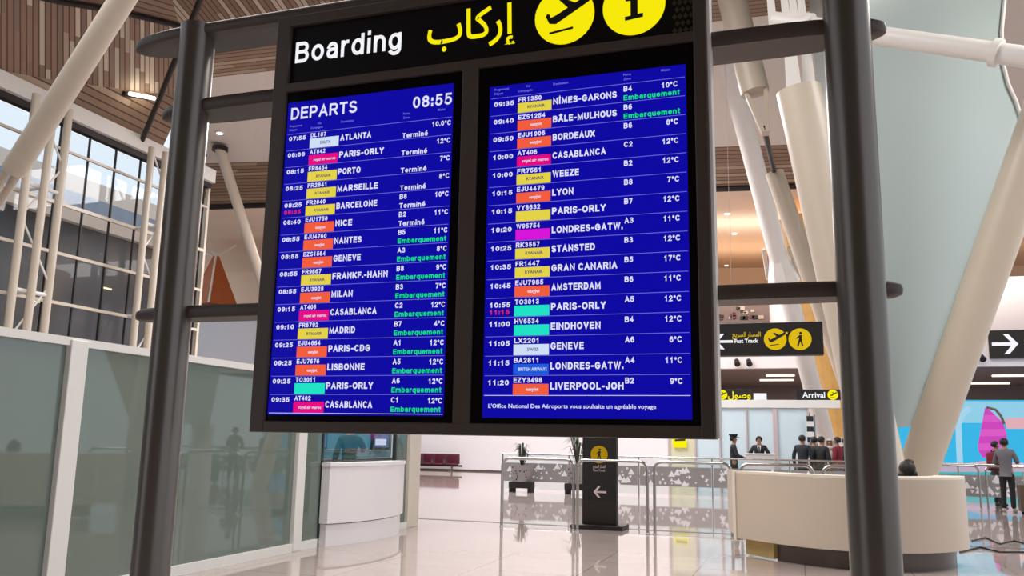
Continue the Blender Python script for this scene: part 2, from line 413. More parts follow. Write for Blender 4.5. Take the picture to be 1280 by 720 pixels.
mat('hair', srgb(22, 18, 17), .6, noise=.2, nscale=30)
mat('cloth_grey', srgb(104, 102, 108), .8, noise=.1, nscale=15)
mat('cloth_black', srgb(28, 27, 30), .8, noise=.15, nscale=15)
mat('cloth_green', srgb(42, 56, 46), .8, noise=.12, nscale=15)
mat('cloth_navy', srgb(30, 36, 44), .8, noise=.12, nscale=15)
mat('cloth_moss', srgb(58, 70, 66), .8, noise=.12, nscale=15)
mat('cloth_red', srgb(122, 26, 48), .8, noise=.12, nscale=15)
mat('cloth_jeans', srgb(96, 116, 134), .8, noise=.12, nscale=15)
mat('cloth_white', srgb(228, 226, 226), .8, noise=.03)
mat('cloth_beige', srgb(184, 172, 160), .8, noise=.06)
mat('shoe_pale', srgb(190, 182, 172), .6, noise=.06)
mat('rubber', srgb(24, 23, 24), .6)
slat_mat('slats_ceiling', srgb(72, 54, 45), srgb(134, 107, 90), srgb(208, 190, 170), .16, 1.7, .28)
slat_mat('slats_soffit', srgb(80, 60, 48), srgb(138, 112, 92), srgb(184, 160, 136), .2, 4, .2)
glass_mat('clear_glass', (.93, .97, .97), .05)
glass_mat('facade_glass', (.95, .98, 1.0), .012)
glass_mat('frosted_glass', (.55, .62, .6), .11, .025, srgb(112, 126, 118), .93)
glass_mat('funnel_glass', (.7, .76, .76), .05, .22, srgb(168, 180, 178), .94)
MATS['polished_marble'] = floor_mat()

# ------------------------------------------------------------------ setting: floor and far wall
b = MB(); b.box((-46, -24, -.2), (40, 56, 0))
structure(b.build('floor', 'polished_marble'))
WY = 39.3
fy = at(600, 652, Z=0).y
b = MB(); b.box((-16, fy-.07, 0), (20, fy+.07, .004)); structure(b.build('trim_7', 'baseboard_grey'))
_w0 = ray(229, 300); _wf = _w0.x/_w0.y*39.3
_we = at(846, 560, Y=39.3).x
b = MB(); b.box((_wf, WY, 0), (_we, WY+.4, 8.55))
structure(b.build('wall_far', 'wall_pale'))
b = MB(); b.box((_we, WY, 4.82), (18, WY+.4, 8.5))                      # white fascia of the upper floor
structure(b.build('trim_1', 'wall_pale'))
b = MB(); b.box((_wf, WY-.02, 0), (_we, WY, .07))
structure(b.build('baseboard_far', 'baseboard_grey'))
b = MB(); b.box((_we, WY+.4, 4.82), (18, 52, 5.0)); b.box((_we, 51.6, 0), (18, 52, 4.82)); b.box((_we-.4, WY+.4, 0), (_we, 52, 5.0))
structure(b.build('wall_recess', 'recess_brown'))
b = MB(); b.box((_wf*56/39.3, 56, 0), (18, 56.3, 15)); structure(b.build('wall_rear', 'ceiling_rear'))

# ------------------------------------------------------------------ setting: ceilings
def zline(pL, pR, Y):
    a, c = at(*pL, Y=Y), at(*pR, Y=Y); s_ = (c.z-a.z)/(c.x-a.x)
    return lambda X: (X, Y, a.z+s_*(X-a.x))
L1 = zline((300, 93), (900, 26), 20.0); L2 = zline((300, 203), (920, 183), 27.0); L3 = zline((290, 258), (920, 235), 29.0)
_w = ray(229, 300); WSL = _w.x/_w.y
west = lambda Y: WSL*Y+.15                     # the hall's west side runs on along this slanted line
XR = 17
WEST = object()
def strip(A, B, name, m, xs, th=.15, uv=None):
    b = MB(); n = 31 if xs is WEST else len(xs)
    if xs is WEST:
        ya, yb = A(0)[1], B(0)[1]; lo = []; hi = []
        for i in range(31):
            lo.append(Vector(A(west(ya)+(XR-west(ya))*i/30))); hi.append(Vector(B(west(yb)+(XR-west(yb))*i/30)))
        n = 31
    else: lo = [Vector(A(x)) for x in xs]; hi = [Vector(B(x)) for x in xs]
    up = Vector((0, 0, th))
    vs = lo+hi+[p+up for p in lo]+[p+up for p in hi]; fs = []
    for i in range(n-1):
        fs += [(i, i+1, n+i+1, n+i), (2*n+i, 3*n+i, 3*n+i+1, 2*n+i+1), (i, 2*n+i, 2*n+i+1, i+1), (n+i, n+i+1, 3*n+i+1, 3*n+i)]
    b.add(vs, fs)
    d = [0]
    for i in range(1, n): d.append(d[-1]+(lo[i]-lo[i-1]).length)
    def uvf(v, i):
        r = i % (2*n); k = r % n; across = 0 if r < n else (hi[k]-lo[k]).length
        return (d[k], across) if uv == 'across' else (across, d[k])
    return structure(b.build(name, m, uvf=uvf if uv else None))
xs = [west(29.0)+(XR-west(29.0))*i/30 for i in range(31)]
strip(L1, L2, 'ceiling', 'ceiling_white', WEST)
strip(L2, L3, 'ceiling_rear', 'slats_soffit', WEST, uv='along')
strip(lambda X: (X, 29.0, L3(X)[2]), lambda X: (X, 56.0, L3(X)[2]+2.6), 'ceiling_back', 'ceiling_rear', WEST)
b = MB()
for i in range(30):
    b.tube(Vector(L3(xs[i]))+Vector((0, -.05, -.02)), Vector(L3(xs[i+1]))+Vector((0, -.05, -.02)), .11, n=8)
structure(b.build('trim_2', 'dark_steel'))
# slatted timber roof before it
S1 = zline((300, 51), (900, -20), 18.2)
xs2 = [-17.3 + (XR+17.3)*i/20 for i in range(21)]
strip(L1, S1, 'ceiling_front', 'slats_soffit', xs2, uv='along')
C1 = lambda X: (X, 4.0, 16.5)
strip(S1, C1, 'ceiling_upper', 'slats_ceiling', [-20+2*i for i in range(19)], uv='across')
C2 = lambda X: (X, -20.0, 14.0)
strip(C1, C2, 'ceiling_entrance', 'slats_ceiling', [-20+2*i for i in range(19)], uv='across')
b = MB(); b.box((-18, -20.4, 0), (17, -20, 14)); structure(b.build('wall_entrance', 'entrance_wall'))
# west bay of the roof: lower edge over the glazing, upper edge along the dark seam
lowp = [at(-40, 84, X=-17.8), at(6, 89, X=-17.8), at(73, 101, X=-17.7), at(150, 111, X=-17.5), at(232, 121, Y=20.0)]
uppx = [(-40, -26), (6, -13), (73, 2), (150, 15), (232, 35)]
upp = [at(p[0], p[1], Z=zz) for p, zz in zip(uppx, (10.9, 11.1, 11.4, 11.8, 12.3))]
def fold(lo, hi, name, m, mode, sub=8, th=(0, 0, .12)):
    """ruled timber surface between two edges, slats running from edge to edge or along them"""
    b = MB(); n = len(lo); uvs = []; d = 0; rows = []
    for i in range(n):
        if i: d += ((lo[i]-lo[i-1]).length+(hi[i]-hi[i-1]).length)/2
        ln = (hi[i]-lo[i]).length
        for k in range(sub+1):
            b.v.append(lo[i].lerp(hi[i], k/sub)); uvs.append((d, ln*k/sub) if mode == 'across' else (ln*k/sub, d))
    for i in range(n-1):
        for k in range(sub):
            a = i*(sub+1)+k; b.f.append((a, a+sub+1, a+sub+2, a+1)); b.m.append(None)
    o = structure(b.build(name, m, uvf=lambda v, i: uvs[i]))
    md = o.modifiers.new('thickness', 'SOLIDIFY'); md.thickness = .1
    return o
def dense(pts, k=4):
    out = []
    for i in range(len(pts)-1):
        for j in range(k): out.append(pts[i].lerp(pts[i+1], j/k))
    return out+[pts[-1]]
fold(dense(lowp), dense(upp), 'ceiling_west', 'slats_ceiling', 'across')
beam_top = [Vector((-17.85, p.y, 9.97)) for p in lowp]
fold(dense(beam_top), dense(lowp), 'ceiling_west_soffit', 'slats_soffit', 'along', sub=6)
upc = [at(p[0]+60, p[1]-150, Z=14.0) for p in uppx]
fold(dense([p+Vector((0, 0, .08)) for p in upp]), dense(upc), 'ceiling_west_upper', 'slats_ceiling', 'along')
b = MB(); b.path(dense(upp), .07, 8); structure(b.build('trim_3', 'dark_steel'))
b = MB(); b.path([Vector(S1(x))-Vector((0, 0, .03)) for x in (-17.5, -10, 0, 10)], .05, 8); structure(b.build('trim_4', 'dark_steel'))

# ------------------------------------------------------------------ glazed facade on the left
b = MB(); b.box((-18.15, -6, 9.55), (-17.75, 22.4, 9.97)); structure(b.build('trim_5', 'white_paint'))
b = MB(); b.box((-18.1, -6, 9.38), (-17.9, 22.4, 9.55)); structure(b.build('trim_6', 'dark_steel'))
win = MB()
for y in [22.2-.955*i for i in range(30)]: win.box((-18.03, y-.017, 0), (-17.97, y+.017, 9.4), 'dark_steel')
for z, h in ((8.72, .05), (7.29, .07), (6.0, .06), (4.73, .06), (3.4, .05), (2.1, .05), (.8, .05)):
    win.box((-17.97, -6, z-h*.65), (-17.9, 22.3, z+h*.65), 'cream_paint')
W1 = structure(win.build('window_1', 'dark_steel'))
b = MB(); b.box((-18.01, -6, 0), (-17.99, 22.2, 9.3)); b.build('glass_pane', 'facade_glass', W1)
w2 = MB(); A_, B_ = Vector((-18.0, 22.4, 0)), Vector((west(56), 56, 0))
w2.slab([A_, B_, B_+Vector((0, 0, 9.6)), A_+Vector((0, 0, 9.6))], (.02, .01, 0), 'facade_glass')
W2 = structure(w2.build('window_2', 'facade_glass'))
for k_ in range(0, 22):
    c_ = A_.lerp(B_, k_/21); b = MB(); b.box((c_.x-.05, c_.y-.05, 0), (c_.x+.05, c_.y+.05, 9.6)); b.build('mullion', 'cream_paint', W2)
# what stands outside
def outside(name, X, z0, z1, m, label, cat, dx=4):
    b = MB(); yl = lambda x: x/WSL-1.5
    b.slab([(X-dx, -10, z0), (X, -10, z0), (X, yl(X), z0), (X-dx, yl(X), z0)], (0, 0, z1-z0))
    return tag(b.build(name, m), label, cat)
o = outside('terminal_annex', -25, 0, 9.0, 'outside_dark', 'dark glazed annex building outside beyond the left window wall', 'building')
b = MB(); b.box((-25.0, -10, 9.0), (-24.7, 28.4, 9.45)); b.build('roof_edge', 'outside_cream', o)
for i in range(6):
    z = (5.2, 6.6, 4.6, 5.9, 3.4, 6.9)[i]; y = 17.5+1.6*i
    b = MB(); b.box((-24.99, y, z), (-24.93, y+.45, z+.06)); b.build('lit_window', 'lamp_warm', o)
outside('slate_building', -31, 0, 12.3, 'outside_slate', 'blue grey building outside behind the dark annex', 'building', 2)
outside('outdoor_canopy', -35, 12.9, 14.6, 'outside_cream', 'cream canopy outside above the blue grey building', 'canopy', 6)

# truss columns in front of the glazing
def truss(y0, label, lean=.55):
    X = -17.2; t = thing('truss_column', (X, y0, 0), label, 'column', 'white lattice columns along the window wall')
    ch = [((X, y0, 0), (X, y0, 9.5)), ((X+.1, y0+.95-lean, 0), (X+.1, y0+.45, 9.5)), ((X, y0+1.0, 0), (X, y0+1.0, 9.5))]
    for p, q in ch:
        b = MB(); b.tube(p, q, .095, n=14); b.build('chord', 'cream_paint', t, True)
    for k in range(6):
        z = .5+1.5*k; b = MB()
        b.tube((X, y0+(k % 2), z), (X, y0+1-(k % 2), z+1.45), .025, n=8)
        b.build('brace', 'white_paint', t, True)
    for z in (7.29, 4.73):
        b = MB(); b.tube((X-.7, y0+.5, z), (X+.1, y0+.5, z), .05, n=8); b.tube((X, y0, z), (X, y0+1, z), .05, n=8); b.build('bracket', 'white_paint', t, True)
truss(14.9, 'white lattice column at the left edge, nearest along the window wall')
truss(18.85, 'white lattice column left of the grey display post, second along the window wall')

# ------------------------------------------------------------------ frosted partition on the left
PX = -6.3; PT = 2.31
part = MB()
part.box((PX-.05, 2.2, PT-.075), (PX+.05, 13.75, PT)); part.box((PX-.06, 2.2, 0), (PX+.06, 10.55, .1)); part.box((PX-.06, 12.95, 0), (PX+.06, 13.75, .1))
WL = structure(part.build('wall_left', 'frame_white'))
for y, wd, m in ((2.6, .1, 'frame_white'), (6.18, .1, 'frame_white'), (10.05, .1, 'frame_white'), (13.6, .22, 'post_cream')):
    b = MB(); b.bbox((PX-.07, y-wd, 0), (PX+.07, y+wd, PT-.02), .008); b.build('post', m, WL)
for y0, y1 in ((2.7, 6.08), (6.28, 9.95), (10.15, 10.62), (12.95, 13.38)):
    b = MB(); b.box((PX-.012, y0, .1), (PX+.012, y1, PT-.075)); b.build('glass_pane', 'frosted_glass', WL)
b = MB(); b.box((PX-.01, 10.66, 1.12), (PX+.01, 12.91, PT-.075)); b.build('clear_pane', 'clear_glass', WL)
b = MB()
for y in (10.64, 12.93): b.box((PX-.03, y-.02, .1), (PX+.03, y+.02, PT-.075))
b.build('window_frame', 'booth_dark', WL)
# white counter in the opening
ct = thing('service_counter', (PX+.15, 11.8, 0), 'white curved service counter under the window of the frosted partition', 'counter')
def arc_counter(z0, z1, ins):
    b = MB(); n = 14; y0, y1 = 10.62+ins, 12.95-ins
    pts = [(PX+.035, y0)] + [(PX+.16-ins+.28*math.sin(math.pi*i/n)**.7, y0+(y1-y0)*i/n) for i in range(n+1)] + [(PX+.035, y1)]
    b.slab([(x, y, z0) for x, y in pts], (0, 0, z1-z0)); return b
arc_counter(.3, 1.06, 0).build('front_panel', 'counter_white', ct, True)
arc_counter(0, .285, .03).build('plinth', 'counter_white', ct, True)
arc_counter(1.062, 1.11, -.015).build('counter_top', 'counter_white', ct, True)
# booth behind the window
BE = at(494, 560, X=-9.0).y
b = MB(); b.box((-9.2, 9.2, 0), (-9.1, BE, 2.35)); structure(b.build('wall_booth', 'booth_teal'))
for (u0, u1, v0, v1), lab in (((391, 408, 547, 562), 'left lit blue wall screen seen through the counter window'), ((466, 486, 547, 562), 'right lit blue wall screen seen through the counter window')):
    a, d = at(u0, v0-8, X=-9.06), at(u1, v1, X=-9.06); b = MB()
    b.bbox((-9.1, a.y, d.z), (-9.04, d.y, a.z), .01, 'booth_dark'); b.box((-9.04, a.y+.06, d.z+.05), (-9.036, d.y-.06, a.z-.05), 'booth_blue'); m_ = at(u0, 553, X=-9.06).z
    b.box((-9.035, a.y+.1, m_-.06), (-9.032, d.y-.2, m_+.08), 'screen_white')
    tag(b.build('wall_screen', 'booth_dark'), lab, 'screen', 'wall screens in the booth')
bd = thing('booth_desk', (-8.6, 15, 0), 'dark low desk inside the booth behind the counter window', 'desk')
b = MB(); BD = at(494, 560, X=-8.3).y; b.bbox((-9.05, 10.2, 1.0), (-8.3, BD, 1.06), .01); b.build('desk_top', 'booth_dark', bd)
for y in (10.4, 13.5, BD-.1):
    b = MB(); b.box((-9.0, y-.03, 0), (-8.4, y+.03, 1.0)); b.build('leg', 'booth_dark', bd)

# rod rising behind the partition
rd = thing('clip_rod', (-6.95, 8.35, 0), 'thin steel rod with black clips rising behind the partition beside the left display post', 'rod')
rp = at(230, 440, X=-6.95); b = MB(); b.tube((-6.95, rp.y, 0), (-6.95, rp.y, 5.2), .012, n=8); b.build('shaft', 'sign_ochre' if False else 'gunmetal', rd, True)
for k in range(6):
    b = MB(); z = 2.5+.48*k; b.box((-6.97, rp.y-.01, z), (-6.93, rp.y+.09, z+.035)); b.build('clip', 'rubber', rd)

# ------------------------------------------------------------------ the departures display stand
BY = 2.8
ds = thing('departures_display', (-1.1, 2.9, 0), 'large dark departures display with two blue screens hung between grey posts', 'flight display')
PXL, PXR, PY = -2.42, .201, 2.86
for x in (PXL, PXR):
    b = MB(); b.tube((x, PY, .012), (x, PY, 3.2 if x < 0 else 3.6), .074, n=40)
    o = b.build('post', 'gunmetal', ds, True)
    f_ = MB(); f_.lathe([(.16, 0), (.16, .012), (.085, .016)], (x, PY, 0), 32); f_.build('foot_plate', 'gunmetal', o, True)
def blade(x0, x1, z, th, dep, name='blade'):
    """flat rounded arm running behind the screens from post to post"""
    b = MB(); n = 16; tip = .34; yc = PY+.06
    outl = []
    for i in range(n+1):
        t = math.pi/2+math.pi*i/n; outl.append((x0+tip+tip*math.cos(t), yc+dep*math.sin(t)))
    for i in range(n+1):
        t = -math.pi/2+math.pi*i/n; outl.append((x1-tip+tip*math.cos(t), yc+dep*math.sin(t)))
    k = len(outl); vs = []; prof = [(-.5, .9), (-.32, .985), (0, 1), (.32, .985), (.5, .9)]
    cx = (x0+x1)/2
    for zz, s_ in prof:
        for x, y in outl: vs.append((x+(-1 if x > cx else 1)*(1-s_)*.25, yc+(y-yc)*s_, z+zz*th))
    fs = [(r*k+i, r*k+(i+1) % k, (r+1)*k+(i+1) % k, (r+1)*k+i) for r in range(4) for i in range(k)]
    fs += [tuple(reversed(range(k))), tuple(range(4*k, 5*k))]
    b.add(vs, fs); return b.build(name, 'dark_bronze', ds, True)
blade(-2.80, .62, 3.175, .05, .10)
blade(-2.62, .33, 2.835, .055, .085)
blade(-2.66, .33, 1.945, .05, .075)
X0, X1, Z0, Z1 = -1.968, -.25, 1.467, 3.145
fr = MB()
fr.bbox((X0, BY-.01, Z0), (X0+.062, BY+.085, Z1), .004); fr.bbox((X1-.045, BY-.01, Z0), (X1, BY+.085, Z1), .004)
fr.bbox((X0+.06, BY-.01, Z0), (X1-.04, BY+.085, Z0+.042), .004); fr.bbox((X0+.06, BY-.01, Z1-.045), (X1-.04, BY+.085, Z1), .004)
fr.bbox((X0+.06, BY-.01, 2.815), (X1-.04, BY+.085, 2.852), .004); fr.bbox((-1.145, BY-.01, Z0+.04), (-1.082, BY+.085, 2.82), .004)
fr.box((X0+.02, BY+.05, Z0+.02), (X1-.02, BY+.08, Z1-.02))
fr.build('frame', 'dark_bronze', ds)
b = MB(); b.bbox((X1, BY-.004, Z0+.003), (X1+.012, BY+.085, Z1), .002); b.build('side_trim', 'white_paint', ds)
# header
hp = MB(); hp.box((X0+.06, BY+.01, 2.85), (X1-.044, BY+.05, Z1-.044))
HP = hp.build('header_panel', 'black_panel', ds)
FY = BY+.008
b = MB(); b.text('Boarding', -1.886, FY, 2.988, .09, width=.474, stroke=.165); b.build('lettering', 'sign_white', HP)
b = MB(); b.text('\uFE8F\uFE8E\uFEDB\uFEAD\uFE87', -1.302, FY, 3.005, .12, width=.356, bold=.012); b.build('arabic_lettering', 'sign_yellow', HP)
def plane_icon(b, cx, cz, r, y, ink, gold=None):
    S = lambda pts: [(cx+p[0]*r, cz+p[1]*r) for p in pts]
    # fuselage, wing and tail of a departing aircraft with a runway bar below
    b.flat(S([(-.62, .02), (-.5, -.24), (-.28, -.28), (.0, -.12), (.82, .36), (.96, .5), (.9, .6), (.72, .58), (-.22, .06), (-.44, -.03)]), y, ink)
    b.flat(S([(.16, .2), (.42, .36), (-.06, .62), (-.2, .58)]), y-.0004, ink)
    b.flat(S([(-.62, .02), (-.44, -.06), (-.5, .1), (-.58, .12)]), y-.0004, ink)
    b.flat(S([(-.5, -.62), (.3, -.52), (.3, -.44), (-.5, -.54)]), y, ink)
    if gold: b.flat(S([(.8, .32), (1.12, .5), (1.1, .66), (.92, .6)]), y+.0004, gold)
dz, dr = 2.985, .112
b = MB(); b.disc((-.757, FY-.001, dz), dr, 'sign_yellow'); plane_icon(b, -.757, dz, dr, FY-.003, 'sign_black', 'sign_yellow')
b.build('take_off_symbol', 'sign_yellow', HP)
b = MB(); b.disc((-.502, FY-.001, dz), dr, 'sign_yellow')
S = lambda pts: [(-.502+p[0]*dr, dz+p[1]*dr) for p in pts]
b.flat(S([(-.28, -.5), (.3, -.44), (.3, -.3), (.13, -.31), (.13, .32), (-.26, .28), (-.26, .16), (-.1, .16), (-.1, -.34), (-.28, -.36)]), FY-.003, 'sign_black')
b.flat(S([(-.12, .42), (.14, .44), (.14, .66), (-.12, .64)]), FY-.003, 'sign_black')
b.build('information_symbol', 'sign_yellow', HP)
b = MB()
for i in range(4):
    for j in range(9):
        x, z = -.368+.019*i+(.0095 if j % 2 else 0), 2.868+.026*j
        if x > -.3: continue
        b.flat([(x, z), (x+.009, z-.012), (x+.018, z), (x+.009, z+.012)], FY, None)
b.build('patterned_strip', 'pattern_olive', HP)

# screens
LOGO = {'D': ('logo_pale', 'DELTA', 'logo_ink'), 'A': ('logo_magenta', 'royal air maroc', 'logo_pale'), 'F': ('logo_yellow', 'RYANAIR', 'logo_ink'),
        'E': ('logo_orange', 'easyJet', 'screen_white'), 'T': ('logo_teal', None, None), 'V': ('logo_yellow', None, None),
        'W': ('logo_violet', None, None), 'X': ('logo_pale', 'SWISS', 'logo_ink'), 'B': ('logo_sky', 'BRITISH AIRWAYS', 'logo_pale')}
LROWS = [('07:55', 'DL187', 'D', 'ATLANTA', '', 'T', '10.0°C'), ('08:00', 'AT642', 'A', 'PARIS-ORLY', '', 'T', '12°C'), ('08:15', 'FR8454', 'F', 'PORTO', '', 'T', '7°C'),
 ('08:25', 'FR2841', 'F', 'MARSEILLE', '', 'T', '8°C'), ('08:25/08:35', 'FR2040', 'F', 'BARCELONE', 'B8', 'T', '10°C'), ('08:40', 'EJU1750', 'E', 'NICE', 'B2', 'T', '11°C'),
 ('08:55', 'EJU4760', 'E', 'NANTES', 'B5', 'E', '11°C'), ('08:55', 'EZS1564', 'E', 'GENEVE', 'A3', 'E', '8°C'), ('08:55', 'FR9667', 'F', 'FRANKF.-HAHN', 'B8', 'E', '9°C'),
 ('08:55', 'EJU3928', 'E', 'MILAN', 'B3', 'E', '7°C'), ('09:15', 'AT408', 'A', 'CASABLANCA', 'C2', 'E', '12°C'), ('09:10', 'FR6792', 'F', 'MADRID', 'B7', 'E', '4°C'),
 ('09:25', 'EJU4664', 'E', 'PARIS-CDG', 'A1', 'E', '12°C'), ('09:25', 'EJU7676', 'E', 'LISBONNE', 'A5', 'E', '12°C'), ('09:25', 'TO3011', 'T', 'PARIS-ORLY', 'A6', 'E', '12°C'),
 ('09:35', 'AT402', 'A', 'CASABLANCA', 'C1', 'E', '12°C')]
RROWS = [('09:35', 'FR1350', 'F', 'NÎMES-GARONS', 'B4', 'E', '10°C'), ('09:40', 'EZS1254', 'E', 'BÂLE-MULHOUS', 'B6', 'E', ''), ('09:50', 'EJU1906', 'E', 'BORDEAUX', 'B6', '', '8°C'),
 ('10:00', 'AT406', 'A', 'CASABLANCA', 'C2', '', '12°C'), ('10:00', 'FR7561', 'F', 'WEEZE', 'B2', '', '12°C'), ('10:15', 'EJU4479', 'E', 'LYON', 'B8', '', '7°C'),
 ('10:15', 'VY8632', 'V', 'PARIS-ORLY', 'B7', '', '12°C'), ('10:20', 'W95754', 'W', 'LONDRES-GATW.', 'A3', '', '11°C'), ('10:25', 'RK3557', 'F', 'STANSTED', 'B3', '', '12°C'),
 ('10:35', 'FR1447', 'F', 'GRAN CANARIA', 'B5', '', '17°C'), ('10:45', 'EJU7985', 'E', 'AMSTERDAM', 'B6', '', '11°C'), ('10:55/11:15', 'TO3013', 'T', 'PARIS-ORLY', 'A5', '', '12°C'),
 ('11:00', 'HV6534', 'T', 'EINDHOVEN', 'B4', '', '12°C'), ('11:05', 'LX2201', 'X', 'GENEVE', 'A6', '', '6°C'), ('11:15', 'BA2811', 'B', 'LONDRES-GATW.', 'A4', '', '11°C'),
 ('11:20', 'EZY3498', 'E', 'LIVERPOOL-JOH', 'B2', '', '9°C')]
def screen(x0, x1, ax0, ax1, az0, az1, rows, top, pitch, cx, right):
    b = MB(); b.bbox((x0, BY+.004, Z0+.04), (x1, BY+.05, 2.817), .003)
    D = b.build('display', 'black_gloss', ds)
    y = BY+.003
    b = MB(); b.box((ax0, y, az0), (ax1, y+.002, az1)); b.build('screen_image', 'screen_blue', D)
    t = y-.0006; q = MB()
    for wds, xx, zz in ((('Programmé', cx['time'], top+.034)), ('Départ', cx['time'], top+.018), ('Vol', cx['flt']+.03, top+.034), ('Compagnie', cx['flt'], top+.018),
                        ('Destination', cx['city'], top+.03), ('Porte', cx['gate'], top+.034), ('Zone', cx['gate'], top+.018), ('Météo', cx['temp']-.055, top+.034)):
        q = MB(); q.text(wds, xx, t, zz, .0085, m='screen_dim', bold=.01, maxw=.09); q.build('column_heading', 'screen_dim', D)
    if not right:
        q = MB(); q.text('DEPARTS', -1.884, t, 2.724, .05, width=.296, m='screen_white', stroke=.17); q.build('title_text', 'screen_white', D)
        q = MB(); q.text('08:55', -1.349, t, 2.712, .046, width=.16, m='screen_white', stroke=.17); q.build('clock_text', 'screen_white', D)
    else:
        q = MB(); q.text("L'Office National Des Aéroports vous souhaite un agréable voyage", -1.016, t, 1.569, .014, width=.578, m='screen_white', bold=.012)
        q.build('footer_text', 'screen_white', D)
    for i, (tm, fl, lg, city, gate, st, tp) in enumerate(rows):
        z = top-pitch*i; r = MB()
        r.box((ax0+.006, t, z-.0008), (ax1-.004, t+.0003, z+.0008), 'screen_dim')
        if i == len(rows)-1: r.box((ax0+.006, t, z-pitch-.0008), (ax1-.004, t+.0003, z-pitch+.0008), 'screen_white')
        dt = -.005 if right else 0
        t1, _, t2 = tm.partition('/')
        r.text(t1, cx['time'], t, z-.019+dt, .0175, width=.077, m='screen_white', stroke=.2)
        if t2: r.text(t2, cx['time'], t, z-.047+dt*.5, .0165, width=.074, m='screen_red', stroke=.2)
        r.text(fl, cx['flt']+(.002 if right else .003), t, z-.0135+dt*.4, .0175, width=.0146*len(fl) if right else .0138*len(fl), m='screen_white', stroke=.2)
        lm, lt, lk = LOGO[lg]; lx = cx['flt']; lw = cx['city']-.006-lx
        r.box((lx, t, z-pitch+.002), (lx+lw, t+.0004, z-.0265+dt*.4), lm)
        if lt: r.text(lt, lx+lw*.55, t-.0006, z-pitch*.68, .011, m=lk, align='C', maxw=lw*.8, bold=.02)
        r.text(city, cx['city'], t, z-.036, .0245, width=.0193*len(city)*(.93 if 'I' in city and len(city) < 7 else 1), m='screen_white', stroke=.22)
        if gate: r.text(gate, cx['gate'], t, z-.019, .0195, m='screen_white', stroke=.2)
        if st == 'E': r.text('Embarquement', cx['gate'], t, z-.052, .0185, width=.194, m='screen_green', stroke=.19)
        if st == 'T': r.text('Terminé', cx['gate'], t, z-.054, .019, width=.106, m='screen_white', stroke=.19)
        if tp: r.text(tp, cx['temp'], t, z-.021, .0195, m='screen_white', align='R', stroke=.19)
        r.build('flight_row', 'screen_white', D)
screen(X0+.06, -1.143, -1.9, -1.183, 1.532, 2.772, LROWS, 2.638, .0687, dict(time=-1.886, flt=-1.79, city=-1.655, gate=-1.388, temp=-1.19), False)
screen(-1.084, X1-.043, -1.038, -.323, 1.528, 2.738, RROWS, 2.691, .0679, dict(time=-1.02, flt=-.928, city=-.795, gate=-.539, temp=-.352), True)

# ------------------------------------------------------------------ columns of the roof
def column(name, ax, bx, r, label, mt='cream_paint', r1=None, group=None, collar=None):
    t = thing(name, bx, label, 'column', group)
    b = MB(); b.tube(ax, bx, r, r1, n=28); b.build('shaft', mt, t, True)
    return t
def plate(t, pts, th, name='bracket_plate', m='white_paint'):
    b = MB(); n = (Vector(pts[1])-Vector(pts[0])).cross(Vector(pts[2])-Vector(pts[0])).normalized()
    b.slab(pts, n*th); b.build(name, m, t)
def downto(p, q, z=0):
    """extend the line p->q to height z"""
    p, q = Vector(p), Vector(q); k = (z-p.z)/(q.z-p.z); return p+(q-p)*k
# thick leaning column at upper left
p, q = at(154, -2, X=-9.6), at(18, 212, X=-12.4)
lc = column('roof_strut', downto(p, q, 12.2), q, .16, 'thick white strut leaning across the upper left ceiling', r1=.2)
foot = downto(p, q, 0)
dirn = (q-p).normalized()
for s_ in (-1, 1):
    o_ = Vector((0, s_*.1, 0))
    b = MB(); b.tube(q-dirn*.3+o_, foot+o_, .07, .06, n=12); b.build('fork_leg', 'cream_paint', lc, True)
# slim column behind the display's left post
p, q = at(275, 186, Z=11.84), at(322, 335, Y=28.0)
sc1 = column('slim_column', p+(p-q)*.02, downto(p, q, 0), .19, 'slim white leaning column left of the display, topped by a dark ring', r1=.2)
b = MB(); b.tube(p+Vector((0, 0, -.08)), p+Vector((0, 0, .06)), .29, n=28); b.build('ceiling_ring', 'dark_steel', sc1, True)
# group of columns at the right of the display
p, q = at(908, 70, Y=21.6), at(1035, 560, Y=31.5)
slim = column('slim_column', p+(p-q)*.04, downto(p, q, 0), .26, 'slim white column between display and right post, with a flared cast joint', 'white_paint', r1=.3)
n0 = min((p+(q-p)*(i_/400) for i_ in range(400)), key=lambda v: abs((360-FOC*(v-EYE).dot(UPV)/(v-EYE).dot(FWD))-345)); dd = (p-q).normalized()
b = MB(); b.tube(n0+dd*.75, n0-dd*.15, .27, .5, n=8); b.tube(n0-dd*.15, n0-dd*.6, .5, .27, n=8); b.build('cast_joint', 'white_paint', slim)
for off_ in (-.36, .36):
    b = MB(); b.tube(n0+dd*1.0+Vector((off_, 0, 0)), n0-dd*.1+Vector((off_*1.3, 0, 0)), .06, n=8); b.build('joint_fin', 'cream_paint', slim)
p, q = at(998, 112, Y=15.2), at(1068, 430, Y=15.6)
thick = column('thick_column', p, downto(p, q, 0), .385, 'thick white tapered column just left of the right display post', 'cream_paint', .37)
for (a1, a2), yy in (((983, 998), 15.1), ((1004, 1016), 15.3)):
    plate(thick, [at(a1, 115, Y=yy), at(a2+4, 112, Y=yy), at(a2-6, 40, Y=yy), at(a1-4, 40, Y=yy)], .12)
p, q = at(968, 216, Y=21.2), at(1014, 347, Y=21.2)
column('beige_column', p, downto(p, q, 0), .22, 'beige column with open top between the slim and the thick column', 'desk_cream')
p, q = at(908, -30, Y=17.4), at(944, 116, Y=17.4)
upper = column('roof_strut', p+(p-q)*.35, q, .30, 'upper white strut ending in brackets right beside the display', 'cream_paint', .29)
ax_ = (q-p).normalized()
